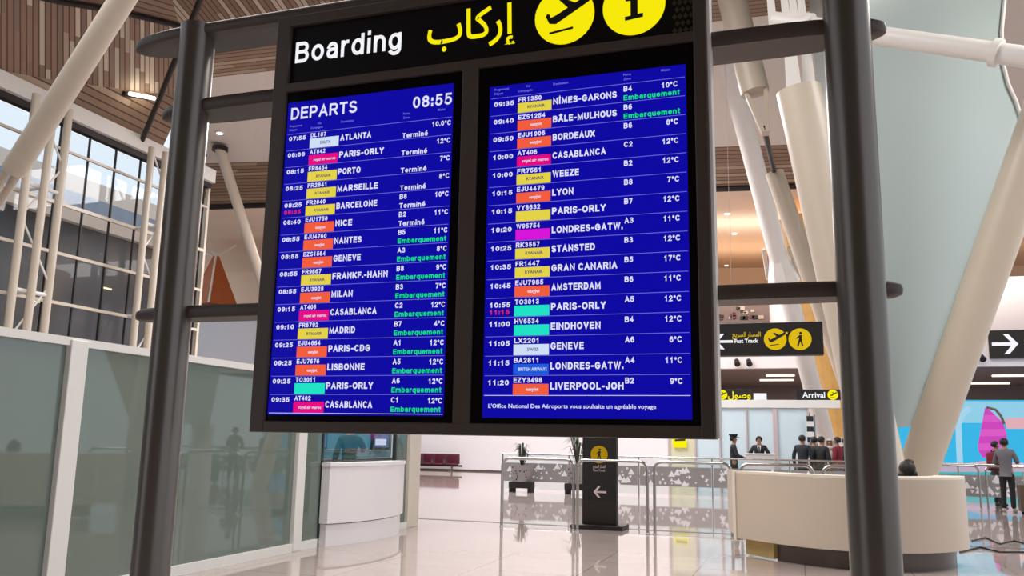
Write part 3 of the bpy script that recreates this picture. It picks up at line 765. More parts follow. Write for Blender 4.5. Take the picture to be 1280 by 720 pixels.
for dx in (-.2, .2):
    b = MB(); b.slab([q+Vector((dx-.03, -.16, .02)), q+Vector((dx+.05, -.16, .02)), q+ax_*.9+Vector((dx*.2+.05, -.1, 0)), q+ax_*.9+Vector((dx*.2-.03, -.1, 0))], (0, .3, 0)); b.build('bracket_plate', 'desk_cream', upper)
p = q+ax_*.8; b = MB(); b.tube(p, at(968, 216, Y=21.2), .06, n=10); b.build('tie_rod', 'dark_steel', upper, True)
# horizontal tube with its fins
p, q = at(968, 26, Y=14.9), at(1300, 74, Y=13.6)
ht = thing('cross_tube', p, 'white horizontal cross tube with flanges passing behind the right display post', 'beam')
b = MB(); b.tube(p, q, .16, n=24); b.build('tube', 'white_paint', ht, True)
k = (q-p)
for f_ in (.15, .86):
    c = p+k*f_; d = k.normalized(); b = MB(); b.tube(c-d*.05, c+d*.05, .215, n=24); b.build('flange', 'white_paint', ht, True)
for (a, top_) in ((966, -60), (984, -40), (994, -40), (1004, -50)):
    b = MB(); c = at(a, 30, Y=14.8); t_ = at(a-8, top_, Y=14.8)
    b.slab([c+Vector((-.07, 0, 0)), c+Vector((.07, 0, 0)), t_+Vector((.05, 0, 0)), t_+Vector((-.05, 0, 0))], (0, .25, 0)); b.build('fin_plate', 'white_paint', ht)
# big leaning column on the right
p, q = at(1285, 196, Y=15.8), at(1152, 574, Y=17.0)
column('thick_column', p+(p-q)*1.05, downto(p, q, 0), .34, 'thick white column leaning right beside the grey glass funnel', 'cream_paint', .33)

# ------------------------------------------------------------------ glass funnel
fc = at(1082, 541, Y=16.9); ft = at(1066, -60, Y=14.6); frt = at(1141, 532, Y=18.0)
fn = thing('glass_funnel', (fc.x, 18.2, 0), 'tall grey glass funnel narrowing downward behind the right display post', 'glass structure')
PR_ = (fc, ft, frt)
edge = [(1141, 532), (1200, 362), (1262, 186), (1275, 150), (1268, 128), (1258, 106), (1251, 78), (1250, 40), (1254, 0), (1262, -60)]
ptsR = [fc]+[at(*e, plane=PR_) for e in edge]+[ft]
nR = (frt-fc).cross(ft-fc).normalized()
b = MB(); b.slab(ptsR, nR*(-.04 if nR.y < 0 else .04)); b.build('glass_face', 'funnel_glass', fn)
fl = at(1070, 545, Y=17.6); PL_ = (fc, ft, fl)
nL = (ft-fc).cross(fl-fc).normalized()
mid = lambda e: at(*e, plane=PL_)
b = MB(); b.slab([fc, ft, mid((1008, -60)), mid((1046, 355)), fl], nL*.04); b.build('glass_face', 'funnel_glass', fn)
b = MB(); b.path([at(*e, plane=PR_)+Vector((.02, -.06, 0)) for e in edge[:-1]], .035, 8); b.build('edge_rail', 'white_paint', fn, True)
for e in ((1158, 480), (1172, 445), (1226, 290), (1243, 240), (1256, 205)):
    c = at(e[0]+2, e[1], plane=PR_)+Vector((.04, -.08, 0)); b = MB(); b.bbox(c-Vector((.07, .05, .04)), c+Vector((.07, .05, .04)), .01); b.build('clip', 'chrome', fn)
b = MB(); b.path([fc, ft], .04, 8); b.build('corner_bead', 'white_paint', fn, True)
c = at(1100, 545, Y=18.0); b = MB(); b.tube((c.x, 18.0, 0), (c.x, 18.0, c.z+.05), .28, .26, n=24); b.build('stem', 'white_paint', fn, True)

# timber cone behind the signs
KY = 33.0; k0, k1 = at(1053, 548, Y=KY), at(1053, 352, Y=KY)
rb_, rt_ = 18*KY/FOC, 58*KY/FOC
tc = thing('timber_funnel', (k0.x, KY, 0), 'ochre timber funnel narrowing downward behind the signs beside the right display post', 'funnel')
b = MB(); b.lathe([(rb_, k0.z), (rt_, k1.z), (rt_+.35, k1.z+2.2), (rt_+.2, k1.z+2.2), (rb_*.6, k0.z+.3)], (k0.x, KY, 0), 20); b.build('timber_shell', 'ochre_wood', tc)
b = MB(); b.lathe([(.5, 0), (.32, .5), (.32, k0.z-.1), (rb_+.08, k0.z+.02), (rb_*.7, k0.z+.05)], (k0.x, KY, 0), 20); b.build('stem', 'white_paint', tc, True)

# ------------------------------------------------------------------ suspended signs
FTY = 19.3
a, d = at(886, 404, Y=FTY), at(1030, 443, Y=FTY)
fs_ = thing('fast_track_sign', (-.6, FTY, d.z), 'black overhead sign with a white left arrow and two yellow discs', 'sign')
b = MB(); b.bbox((a.x, FTY, d.z), (d.x, FTY+.3, a.z-.02), .015); b.build('sign_box', 'sign_black', fs_)
b = MB()
for x in (a.x+.5, d.x-.4):
    b = MB(); b.tube((x, FTY+.15, a.z-.1), (x, FTY+.15, 11.9), .004, n=6); b.build('suspension_cable', 'mullion_pink', fs_)
def arrow(b, x, z, h, y, left=True, m='sign_white', rot=0):
    s_ = -1 if left else 1
    def F(pts): return [(x+s_*u*h, z+v*h) for u, v in (pts if s_ > 0 else reversed(pts))]
    b.flat(F([(-.62, -.08), (.3, -.08), (.3, .08), (-.62, .08)]), y, m)
    b.flat(F([(.5, 0), (.1, .48), (-.12, .48), (.27, 0)]), y-.0005, m); b.flat(F([(.5, 0), (.27, 0), (-.12, -.48), (.1, -.48)]), y-.0005, m)
yy = FTY-.006
zc = (a.z+d.z)/2
b = MB(); arrow(b, at(903, 425, Y=FTY).x, at(903, 427, Y=FTY).z, .36, yy); b.build('arrow', 'sign_white', fs_)
b = MB(); b.text('Fast Track', at(933, 426, Y=FTY).x, yy, at(933, 426, Y=FTY).z, .085, m='sign_white', align='C', bold=.03, maxw=.5); b.build('lettering', 'sign_white', fs_)
ar = '\uFEA2\uFEF3\uFEAE\uFEB4\uFEDF\uFE8D \uFEAD\uFE8E\uFEB4\uFEE4\uFEDF\uFE8D'
b = MB(); b.text(ar, at(933, 418, Y=FTY).x, yy, at(933, 418, Y=FTY).z, .1, m='sign_amber', align='C', bold=.01, maxw=.6); b.build('arabic_lettering', 'sign_amber', fs_)
c = at(969, 424, Y=FTY); b = MB(); b.disc((c.x, yy, c.z), .235, 'sign_amber'); plane_icon(b, c.x, c.z, .235, yy-.003, 'sign_black', 'sign_amber'); b.build('take_off_symbol', 'sign_amber', fs_)
c = at(1000, 424, Y=FTY); b = MB(); b.disc((c.x, yy, c.z), .235, 'sign_amber')
def walker(b, cx, cz, r, y, m='sign_black'):
    F = lambda pts: [(cx+u*r, cz+v*r) for u, v in pts]
    b.disc((cx+.08*r, y, cz+.55*r), .13*r, m, 14, .001)
    b.flat(F([(-.12, -.1), (.14, -.1), (.2, .36), (-.04, .4)]), y, m)
    b.flat(F([(-.12, -.08), (-.3, -.66), (-.16, -.68), (.06, -.1)]), y, m); b.flat(F([(0, -.08), (.14, -.66), (.28, -.62), (.14, -.06)]), y, m)
    b.flat(F([(-.04, .38), (-.34, .1), (-.28, .02), (.02, .22)]), y-.0003, m)
walker(b, c.x, c.z, .235, yy-.003); b.build('walking_person_symbol', 'sign_amber', fs_)
# arrow sign on the fascia at the right edge
RY = WY-.14
a, d = at(1235, 413, Y=RY), at(1330, 447, Y=RY)
rs = thing('arrow_sign', (a.x+1, RY, d.z), 'black sign with a white right arrow fixed to the white fascia', 'sign')
b = MB(); b.bbox((a.x, RY, d.z), (d.x, RY+.138, a.z), .015); b.build('sign_box', 'sign_black', rs)
b = MB(); c = at(1258, 430, Y=RY); arrow(b, c.x, c.z, .85, RY-.01, False); b.build('arrow', 'sign_white', rs)
# arrivals signs, standing on the white beam of the arrivals screen wall
AY = 28.4
zb, zt_, zs = at(950, 510, Y=AY).z, at(950, 500, Y=AY).z, at(950, 487, Y=AY).z
def arr_sign(x0p, x1p, lab, txt, disc_px, tx_px, size):
    a, d = at(x0p, 487, Y=AY), at(x1p, 500, Y=AY)
    t = thing('arrivals_sign', ((a.x+d.x)/2, AY, d.z), lab, 'sign', None)
    b = MB(); b.bbox((a.x, AY, zt_), (d.x, AY+.15, zs), .01); b.build('sign_box', 'sign_black', t)
    b = MB(); c = at(disc_px, 493, Y=AY); b.disc((c.x, AY-.01, (zt_+zs)/2), .155, 'sign_yellow'); plane_icon(b, c.x, (zt_+zs)/2, .14, AY-.014, 'sign_black'); b.build('landing_symbol', 'sign_yellow', t)
    b = MB(); c = at(tx_px, 493, Y=AY); b.text(txt, c.x, AY-.01, (zt_+zs)/2, size, m=None, align='C', bold=.02); b.build('lettering', 'sign_white' if 'A' in txt else 'sign_yellow', t)
arr_sign(886, 938, 'black sign with yellow Arabic lettering on the white beam, left of the two', '\uFEDD\uFEEE\uFEBB\uFEED', 903, 924, .2)
arr_sign(995, 1051, 'black Arrival sign with white lettering on the white beam', 'Arrival', 1041, 1017, .17)
b = MB(); c = at(950, 495, Y=AY); b.bbox((c.x-.2, AY, zt_), (c.x+.2, AY+.15, zt_+.21), .01); b.box((c.x-.18, AY-.004, zt_+.02), (c.x+.18, AY, zt_+.19), 'sign_white')
tag(b.build('light_box', 'frame_white'), 'small white lit box on the beam between the two arrivals signs', 'light')

# arrivals screen wall (pale glazed panels under a white beam)
aw = thing('arrivals_wall', (-2, AY, 0), 'pale ice blue glazed screen wall under a white beam below the arrivals signs', 'partition')
xL, xR = at(836, 560, Y=AY).x, at(1053, 560, Y=AY).x
b = MB(); b.bbox((xL, AY-.05, zb), (xR, AY+.2, zt_), .01); b.build('top_beam', 'frame_white', aw)
for a_, d_, m in ((836, 869, 'panel_yellowish'), (869, 900, 'panel_ice'), (900, 934, 'panel_ice'), (934, 969, 'panel_ice'), (971, 1012, 'panel_ice')):
    b = MB(); b.box((at(a_, 560, Y=AY).x+.03, AY+.02, 0), (at(d_, 560, Y=AY).x-.03, AY+.06, zb)); b.build('panel', m, aw)
for px_, wd in ((836, .06), (869, .06), (900, .05), (934, .05), (970, .13), (1012, .05)):
    b = MB(); x = at(px_, 560, Y=AY).x; b.box((x-wd/2, AY-.03, 0), (x+wd/2, AY+.08, zb)); b.build('mullion', 'mullion_pink', aw)
b = MB(); c = at(850, 554, Y=AY); b.bbox((c.x-.22, AY-.05, c.z-.14), (c.x+.22, AY-.02, c.z+.17), .005); b.flat([(c.x-.16, c.z+.06), (c.x+.18, c.z+.08), (c.x+.18, c.z+.14), (c.x-.16, c.z+.12)], AY-.053, 'sign_black')
tag(b.build('wall_notice', 'sign_yellow'), 'small yellow notice on the pale screen wall right of the totem', 'notice')
# striped banner beside the slim column
b = MB(); c0, c1 = at(1008, 520, Y=28.15), at(1018, 553, Y=28.15)
for i in range(5):
    z0 = c0.z+(c1.z-c0.z)*i/5; z1 = c0.z+(c1.z-c0.z)*(i+1)/5
    b.box((c0.x, 28.15, z1), (c1.x, 28.2, z0), 'cloth_navy' if i % 2 == 0 else 'cloth_white')
b.tube((c1.x+.04, 28.17, 0), (c1.x+.04, 28.17, c0.z+.05), .03, n=8, m='chrome'); b.tube((c1.x+.04, 28.17, 0), (c1.x+.04, 28.17, .03), .2, n=16, m='chrome')
tag(b.build('striped_banner', 'cloth_navy'), 'narrow navy and white striped banner beside the slim column', 'banner')
# dark shelf display on the fascia above the fast track sign
b = MB(); a, d = at(892, 380, Y=WY-.12), at(962, 402, Y=WY-.12)
b.bbox((a.x, WY-.12, d.z), (d.x, WY-.002, a.z), .01, 'recess_brown')
for i in range(18):
    x = a.x+.1+(d.x-a.x-.5)*random.random(); z = d.z+.08+(a.z-d.z-.35)*random.random(); s_ = .12+.2*random.random()
    b.bbox((x, WY-.17, z), (x+s_, WY-.12, z+s_*.7), .01, random.choice(['maroon', 'dark_steel', 'cloth_beige', 'maroon']))
tag(b.build('relief_panel', 'recess_brown'), 'dark maroon relief panel on the fascia above the overhead sign', 'panel')
for px_, py_, lab in ((921, 453, 'left of two small black spotlights on the fascia under the overhead sign'), (936, 453, 'right of two small black spotlights on the fascia under the overhead sign'), (1225, 447, 'small black spotlight on the fascia left of the arrow sign')):
    c = at(px_, py_, Y=WY); t = thing('spotlight', c, lab, 'light', 'black fascia spotlights')
    b = MB(); b.box((c.x-.06, WY-.1, c.z+.02), (c.x+.06, WY-.001, c.z+.12)); b.build('bracket', 'rubber', t)
    b = MB(); b.tube((c.x, WY-.12, c.z+.08), (c.x+.05, WY-.36, c.z-.12), .1, .13, n=14); b.build('lamp_head', 'rubber', t, True)
# ceiling strips of the recess
for px0, px1, py, yy, lab in ((950, 992, 483, 46, 'long thin light strip in the recess above the Arrival sign'), (958, 994, 487, 43, 'shorter thin light strip in the recess above the Arrival sign'),
                          (1240, 1290, 469, 44, 'thin light strip in the recess under the right arrow sign'), (1208, 1262, 476, 49, 'thin light strip in the recess beside the leaning column')):
    a, d = at(px0, py, Y=yy), at(px1, py, Y=yy); b = MB(); b.bbox((a.x, yy-.06, 4.74), (d.x, yy+.06, 4.818), .01)
    tag(b.build('light_strip', 'strip_glow'), lab, 'light', 'recess light strips')

# ------------------------------------------------------------------ advertising wall at the right
ADY = 38.2
ad = thing('advertising_wall', (7, ADY, 0), 'bright blue beach advertising wall with a pink folded fan behind the right rails', 'advertisement')
x0, x1 = at(1106, 540, Y=ADY).x, 13.5; zt = at(1250, 500, Y=ADY).z
b = MB(); b.bbox((x0, ADY, .0), (x1, ADY+.2, zt), .01); b.build('board', 'ad_cyan', ad)
yy = ADY-.004
def adshape(name, pts, m, dy=0):
    b = MB(); b.flat([(p.x, p.z) for p in (at(u, v, Y=ADY) for u, v in pts)], yy-dy, m); return b.build(name, m, ad)
adshape('picture_sky', [(1106, 528), (1300, 529), (1300, 502), (1106, 501)], 'ad_light')
adshape('picture_sand', [(1106, 583), (1190, 582), (1230, 576), (1300, 580), (1300, 590), (1106, 590)], 'ad_sand')
adshape('picture_sea', [(1106, 612), (1300, 612), (1300, 590), (1106, 590)], 'ad_teal')
adshape('picture_cloud', [(1258, 536), (1300, 536), (1300, 521), (1256, 523)], 'ad_cloud', .001)
b = MB()
pl = [at(u, v, Y=ADY) for u, v in ((1200, 580), (1199, 560), (1198, 530), (1203, 518), (1212, 510))]
b.path([(p.x, yy, p.z) for p in pl], .11, 8); b.build('picture_pole', 'ad_pole', ad, True)
fan = MB(); top = [(1231, 510), (1240, 511), (1248, 516), (1254, 527), (1259, 545)]; bot = (1234, 572)
lft = [(1230, 513), (1227, 530), (1223, 546), (1220, 563)]
rows_ = 7
for i in range(rows_):
    f0, f1 = i/rows_, (i+1)/rows_
    def Lp(f): return (1231-12*min(f, .82)+38*max(0, f-.82), 510+62*f)
    def Rp(f): return (1234+66*f if f < .3 else 1253.8+18*(f-.3) if f < .65 else 1260-58*(f-.65), 510+61*f)
    pts = [Lp(f1), Rp(f1), Rp(f0), Lp(f0)]
    fan.flat([(p.x, p.z) for p in (at(u, v, Y=ADY) for u, v in pts)], yy-.03-.001*i, 'ad_pink' if i % 2 else 'ad_pink_deep')
fan.build('picture_fan', 'ad_pink', ad)
b = MB(); b.path([(p.x, yy-.04, p.z) for p in (at(u, v, Y=ADY) for u, v in ((1233, 509), (1244, 512), (1251, 520), (1255, 530)))], .05, 6); b.build('picture_arm', 'recess_brown', ad)

# ------------------------------------------------------------------ downlights and the bright lamp under the west roof
for px_, py_, lab, kind in ((275, 161, 'small recessed ceiling spot left of the display, above the slim column', 0), (909, 266, 'upper small ceiling spot right of the display', 1), (918, 291, 'middle small ceiling spot right of the display', 1), (908, 331, 'lowest small ceiling spot right of the display', 1)):
    z = 11.6 if kind == 0 else 10.3
    if kind == 0: c = at(px_, py_, Y=24.0); c.z = (L1(c.x)[2]+L2(c.x)[2])/2 + .02
    else:
        d = ray(px_, py_); best = None
        for k_ in range(200, 800):
            p_ = EYE+d*(k_*.1)
            if p_.y > 29 and p_.z > L3(p_.x)[2]+2.6*(p_.y-29)/27: best = p_; break
        c = best or at(px_, py_, Y=36)
    b = MB(); b.lathe([(.0, -.05), (.1, -.05), (.13, -.04), (.16, -.02), (.16, .03), (0, .03)], c, 20, 'white_paint'); b.lathe([(0, -.06), (.1, -.06), (.1, -.045), (0, -.045)], c, 20, 'lamp_glow')
    tag(b.build('ceiling_spot', 'white_paint', smooth=True), lab, 'light', 'recessed ceiling spots')
a, d = at(162, 117, X=-17.2), at(193, 123, X=-17.2)
lm = thing('linear_lamp', (a+d)/2, 'bright linear lamp glowing on the timber soffit above the left window wall', 'light')
b = MB(); b.tube(a, d, .05, n=10); b.build('glowing_tube', 'lamp_glow', lm, True)
b = MB(); b.tube(a+Vector((-.25, .05, .06)), d+Vector((-.25, .05, .06)), .07, n=10); b.build('housing', 'dark_steel', lm, True)
b = MB()
for f_ in (.1, .9):
    b = MB(); c = a.lerp(d, f_); b.tube(c, c+Vector((-.6, .1, .1)), .02, n=6); b.build('mount', 'dark_steel', lm)
# dark rod crossing the roof
p, q = at(252, -4, Y=15.5), at(179, 172, Y=19.0)
b = MB(); b.tube(p+(p-q)*.3, q+(q-p)*.02, .075, n=12); tag(b.build('roof_tie', 'dark_steel', smooth=True), 'black tie rod slanting across the timber ceiling left of the display post', 'rod')
# timber cone standing on the upper floor edge
cy = 40.6
a, d, tp = at(246, 377, Y=cy), at(291, 377, Y=cy), at(270, 320, Y=cy)
cn = thing('timber_cone', ((a.x+d.x)/2, cy, a.z), 'orange timber pyramid standing on the far upper floor left of the display', 'pyramid')
cxm = (a.x+d.x)/2; hw = (d.x-a.x)/2; b = MB()
base = [(a.x, cy-hw*.6, a.z-.3), (cxm+hw*.45, cy-hw, a.z-.3), (d.x, cy+hw*.4, a.z-.3), (cxm-hw*.3, cy+hw, a.z-.3)]
topq = [(tp.x-.12, cy-.1, tp.z), (tp.x+.1, cy-.12, tp.z), (tp.x+.14, cy+.1, tp.z), (tp.x, cy+.15, tp.z)]
b.add(base+topq, [(0, 1, 5, 4), (1, 2, 6, 5), (2, 3, 7, 6), (3, 0, 4, 7), (4, 5, 6, 7), (3, 2, 1, 0)])
b.build('shell', 'orange_wood', cn)
b = MB(); b.path([Vector(base[1])+Vector((.05, -.06, 0)), Vector(topq[1])+Vector((.03, -.04, 0))], .06, 6); b.build('edge_strip', 'white_paint', cn)
b = MB()
for u, v in ((-1.1, .35), (1.3, .55), (-.3, .3)): b.tube((tp.x, cy, tp.z-.05), (tp.x+u, cy, tp.z+v), .045, n=6)
b.build('top_spokes', 'white_paint', cn)
b = MB(); b.slab([(west(WY)+.3, WY+.4, 8.0), (18, WY+.4, 8.0), (18, 55.9, 8.0), (west(56), 55.9, 8.0)], (0, 0, .2)); structure(b.build('floor_upper', 'ceiling_rear'))

# ------------------------------------------------------------------ totem sign
TY = 14.85; tx = at(749, 600, Y=TY).x
tt = thing('totem_sign', (tx, TY, 0), 'black free-standing totem sign with ochre disc and grey left arrow', 'sign')
b = MB(); b.bbox((tx-.3, TY, .07), (tx+.3, TY+.16, 2.25), .008); b.build('upright', 'sign_black', tt)
b = MB(); b.bbox((tx-.29, TY-.006, .09), (tx+.29, TY, .47), .002); b.build('lower_panel', 'dark_steel', tt)
b = MB(); b.bbox((tx-.46, TY-.2, 0), (tx+.44, TY+.4, .075), .01); b.build('base_plate', 'sign_black', tt)
c = at(749, 568, Y=TY); b = MB(); b.disc((tx, TY-.005, c.z), .15, 'sign_ochre'); walker(b, tx, c.z, .15, TY-.008); b.build('walking_person_symbol', 'sign_ochre', tt)
b = MB(); b.text('\uFEA2\uFEF3\uFEAE\uFEB4\uFEDF\uFE8D \uFEAD\uFE8E\uFEB4\uFEE4\uFEDF\uFE8D', tx, TY-.004, at(749, 583, Y=TY).z, .05, m='mullion_pink', align='C', maxw=.22)
b.text('Fast Track', tx, TY-.004, at(749, 588, Y=TY).z, .035, m='mullion_pink', align='C', maxw=.22); b.build('lettering', 'mullion_pink', tt)
b = MB(); arrow(b, tx, at(749, 615, Y=TY).z, .2, TY-.004, True, 'mullion_pink'); b.build('arrow', 'mullion_pink', tt)

# ------------------------------------------------------------------ tubular hoop rails
def hoop(x0, x1, Y, lab, h=1.16, ry=0):
    t = thing('hoop_barrier', ((x0+x1)/2, Y, 0), lab, 'barrier', 'tubular hoop barriers')
    b = MB(); r = .13; pts = [(x0, Y, .01), (x0, Y, h-r)]
    for i in range(1, 6): a = math.pi/2*i/6; pts.append((x0+r-r*math.cos(a), Y, h-r+r*math.sin(a)))
    pts += [(x0+r, Y, h), (x1-r, Y, h)]
    for i in range(1, 6): a = math.pi/2*i/6; pts.append((x1-r+r*math.sin(a), Y, h-r+r*math.cos(a)))
    pts += [(x1, Y, h-r), (x1, Y, .01)]
    b.path(pts, .026, 12); b.build('hoop', 'chrome', t, True)
    for x in (x0, x1):
        b = MB(); b.lathe([(.034, 0), (.034, .012), (.028, .02)], (x, Y, 0), 16); b.build('foot_flange', 'chrome', t, True)
HY = 14.35
hx = [(628, 717, 'chrome hoop barrier left of the black totem, around the planter'), (722, 809, 'chrome hoop barrier directly behind the black totem'), (818, 914, 'chrome hoop barrier just right of the totem, ending at the cream desk'),
      (926, 1017, 'chrome hoop barrier behind the left half of the cream desk'), (1029, 1120, 'chrome hoop barrier behind the right display post')]
for a, d, lab in hx:
    x0 = at(a, 600, Y=HY).x; x1 = at(d, 600, Y=HY).x; hoop(x0, x1, HY, lab)
for a, d, lab in ((1139, 1224, 'chrome hoop barrier right of the cream desk, left of the man in grey'), (1233, 1318, 'chrome hoop barrier behind the man in the grey sweater')):
    hoop(at(a, 600, Y=24.5).x, at(d, 600, Y=24.5).x, 24.5, lab, 1.05)

# ------------------------------------------------------------------ patterned glass balustrade
GY = 24.9
gx0, gx1 = at(628, 600, Y=GY).x, 10.0
bl = thing('glass_balustrade', (0, GY, 0), 'low glass balustrade with a grey band of white triangles across the hall', 'balustrade')
n = 9; wd = (gx1-gx0)/n
for i in range(n):
    a, d = gx0+wd*i, gx0+wd*(i+1)
    b = MB(); b.box((a+.03, GY, .05), (d-.03, GY+.012, 1.05)); b.build('glass_pane', 'clear_glass', bl)
    b = MB(); b.box((a+.03, GY-.006, .28), (d-.03, GY-.001, .82), 'band_grey')
    for k in range(34):
        x = a+.12+(wd-.24)*random.random(); z = .34+.42*random.random(); s_ = random.choice((.035, .05, .06, .1)); th = random.random()*6
        b.flat([(x+s_*math.cos(th+t_), z+s_*math.sin(th+t_)) for t_ in (0, 2.1, 4.2)] if s_ < .1 else [(x-s_, z-s_*.7), (x+s_, z-s_*.7), (x, z+s_)], GY-.008-.0001*k, 'band_white')
    b.build('patterned_band', 'band_grey', bl)
    b = MB(); b.tube((a, GY, 0), (a, GY, 1.08), .022, n=10); b.build('post', 'chrome', bl, True)
b = MB(); b.tube((gx0, GY, 1.08), (gx1, GY, 1.08), .025, n=10); b.build('top_rail', 'chrome', bl, True)

# planters
def planter(px_, Y, lab, tall):
    c = at(px_, 612, Y=Y); x = c.x; t = thing('planter', (x, Y, 0), lab, 'planter')
    b = MB(); b.bbox((x-.34, Y-.2, .12), (x+.34, Y+.2, .3), .01)
    for u in (-.28, .28): b.box((x+u-.05, Y-.18, 0), (x+u+.05, Y+.18, .12))
    b.build('stand', 'rubber', t)
    b = MB(); b.lathe([(.24, .3), (.3, .5), (.32, .78), (.27, .78), (.25, .6), (0, .6)], (x, Y, 0), 20, 'band_grey')
    for k in range(16):
        th = -math.pi*random.random(); z = .36+.36*random.random(); r = .25+.075*((z-.3)/.48)
        b.ball((x+r*math.cos(th), Y+r*math.sin(th), z), .025, 'rubber', 6, 4)
    b.build('pot', 'band_grey', t, True)
    f = MB()
    for k in range(22):
        th = random.random()*6.28; L_ = (.25+.3*random.random())*(1.3 if tall else 1); up_ = .35+.45*random.random()+(.25 if tall else 0)
        d = Vector((math.cos(th), math.sin(th), 0)); s_ = Vector((-d.y, d.x, 0))*.03; o_ = Vector((x, Y, .65))
        p1 = o_+d*L_*.4+Vector((0, 0, up_)); p2 = o_+d*L_+Vector((0, 0, up_*.75))
        f.add([o_-s_*.3, o_+s_*.3, p1+s_, p1-s_, p2, o_+Vector((0, 0, -.02)), ], [(0, 1, 2, 3), (3, 2, 4)], 'leaf')
    f.build('foliage', 'leaf', t)
planter(652, 24.3, 'grey speckled planter with leafy plant behind the left hoop barrier', False)
planter(722, 24.3, 'grey planter with taller plant half hidden behind the totem left edge', True)

# ------------------------------------------------------------------ row of maroon seats by the far wall
SY = 38.4; a, d = at(500, 580, Y=SY), at(573, 580, Y=SY)
bs = thing('seat_row', ((a.x+d.x)/2, SY, 0), 'row of dark maroon seats against the far pale wall', 'seating')
n = 5; wd = (d.x-a.x)/n
for i in range(n):
    x = a.x+wd*i
    b = MB(); b.bbox((x+.008, SY+.1, .34), (x+wd-.008, SY+.2, .8), .02); b.build('backrest', 'maroon', bs, True)
    b = MB(); b.bbox((x+.03, SY-.45, .3), (x+wd-.03, SY+.12, .37), .03); b.build('seat', 'maroon', bs, True)
    b = MB(); b.box((x-.02, SY-.35, .37), (x+.02, SY+.1, .56)); b.build('armrest', 'chrome', bs)
b = MB(); b.box((a.x, SY-.1, .22), (d.x+.2, SY, .3)); b.build('beam', 'dark_steel', bs)
for x in (a.x+.3, d.x-.3):
    b = MB(); b.box((x-.04, SY-.08, 0), (x+.04, SY-.02, .22)); b.box((x-.05, SY-.4, 0), (x+.05, SY+.25, .04)); b.build('leg', 'chrome', bs)

# ------------------------------------------------------------------ cream information desk
dk = thing('information_desk', (.6, 12.2, 0), 'cream curved information desk on a recessed plinth at the lower right', 'desk')
front = [(-.87, 12.3), (-.45, 11.86), (0.0, 11.52), (.45, 11.36), (.85, 11.36), (1.2, 11.46), (1.5, 11.66), (1.77, 11.96), (1.95, 12.32), (2.03, 12.75)]
def smooth_pl(pts, k=5):
    out = []
    P = [pts[0]]+pts+[pts[-1]]
    for i in range(1, len(P)-2):
        p0, p1, p2, p3 = [Vector(p) for p in P[i-1:i+3]]
        for j in range(k):
            t = j/k; out.append(.5*((2*p1)+(p2-p0)*t+(2*p0-5*p1+4*p2-p3)*t*t+(3*p1-p0-3*p2+p3)*t**3))
    return out+[Vector(pts[-1])]
curve = smooth_pl(front)
cen = Vector((.58, 12.75))
def inset(c, d): return [p+(cen-p).normalized()*d for p in c]
def wallband(c, th, z0, z1, name, m):
    inn = inset(c, th); b = MB(); n = len(c)
    vs = [(p.x, p.y, z) for z in (z0, z1) for p in c]+[(p.x, p.y, z) for z in (z0, z1) for p in inn]
    fs = []
    for i in range(n-1):
        fs += [(i, i+1, n+i+1, n+i), (2*n+i, 3*n+i, 3*n+i+1, 2*n+i+1), (n+i, n+i+1, 3*n+i+1, 3*n+i), (i, 2*n+i, 2*n+i+1, i+1)]
    fs += [(0, n, 3*n, 2*n), (n-1, 3*n-1, 4*n-1, 2*n-1)]
    b.add(vs, fs); return b.build(name, m, dk, True)
wallband(curve, .12, .23, 1.08, 'front_panel', 'desk_cream')
wallband(inset(curve, .004), .36, 1.08, 1.11, 'counter_top', 'desk_edge')
wallband(inset(curve, .16)[5:], .1, 0, .23, 'plinth', 'plinth_brown')
b = MB(); q0, q1 = inset(curve, .1)[0], inset(curve, .1)[5]
b.slab([(q0.x+.03, q0.y, 0.02), (q1.x, q1.y, 0.02), (q1.x, q1.y, .23), (q0.x+.03, q0.y, .23)], (.05, .07, 0)); b.build('ochre_panel', 'desk_ochre', dk)
b = MB(); p = curve[0]; b.slab([(p.x-.03, p.y+.0, .2), (p.x+.01, p.y-.04, .2), (p.x+.01, p.y-.04, 1.1), (p.x-.03, p.y, 1.1)], (.06, .06, 0)); b.build('corner_post', 'desk_edge', dk)
b = MB(); b.slab([(p.x-.13, p.y+.5, .27), (p.x-.02, p.y+.02, .27), (p.x-.02, p.y+.02, 1.11), (p.x-.13, p.y+.5, 1.11)], (.05, .01, 0)); b.build('side_panel', 'desk_cream', dk)
b = MB(); b.slab([(p.x+.02, p.y+.05, .7), (curve[15].x, curve[15].y+.3, .7), (1.7, 12.5, .7), (1.6, 12.62, .7), (.0, 12.1, .7), (p.x+.05, p.y+.4, .7)], (0, 0, .03)); b.build('work_surface', 'desk_edge', dk)
# cable on the floor at the right of the desk
b = MB(); pts = [at(u, v, Z=.012) for u, v in ((1215, 676), (1232, 672), (1250, 680), (1268, 676), (1300, 684))]
b.path(smooth3 if False else pts, .012, 8); tag(b.build('floor_cable', 'rubber', smooth=True), 'dark cable lying on the floor right of the cream desk', 'cable')

pts = [at(u, v, Z=.012) for u, v in ((1200, 690), (1225, 684), (1250, 690), (1300, 690))]
b = MB(); b.path(pts, .012, 8); tag(b.build('floor_cable', 'rubber', smooth=True), 'second dark cable on the floor, the lower one right of the cream desk', 'cable')

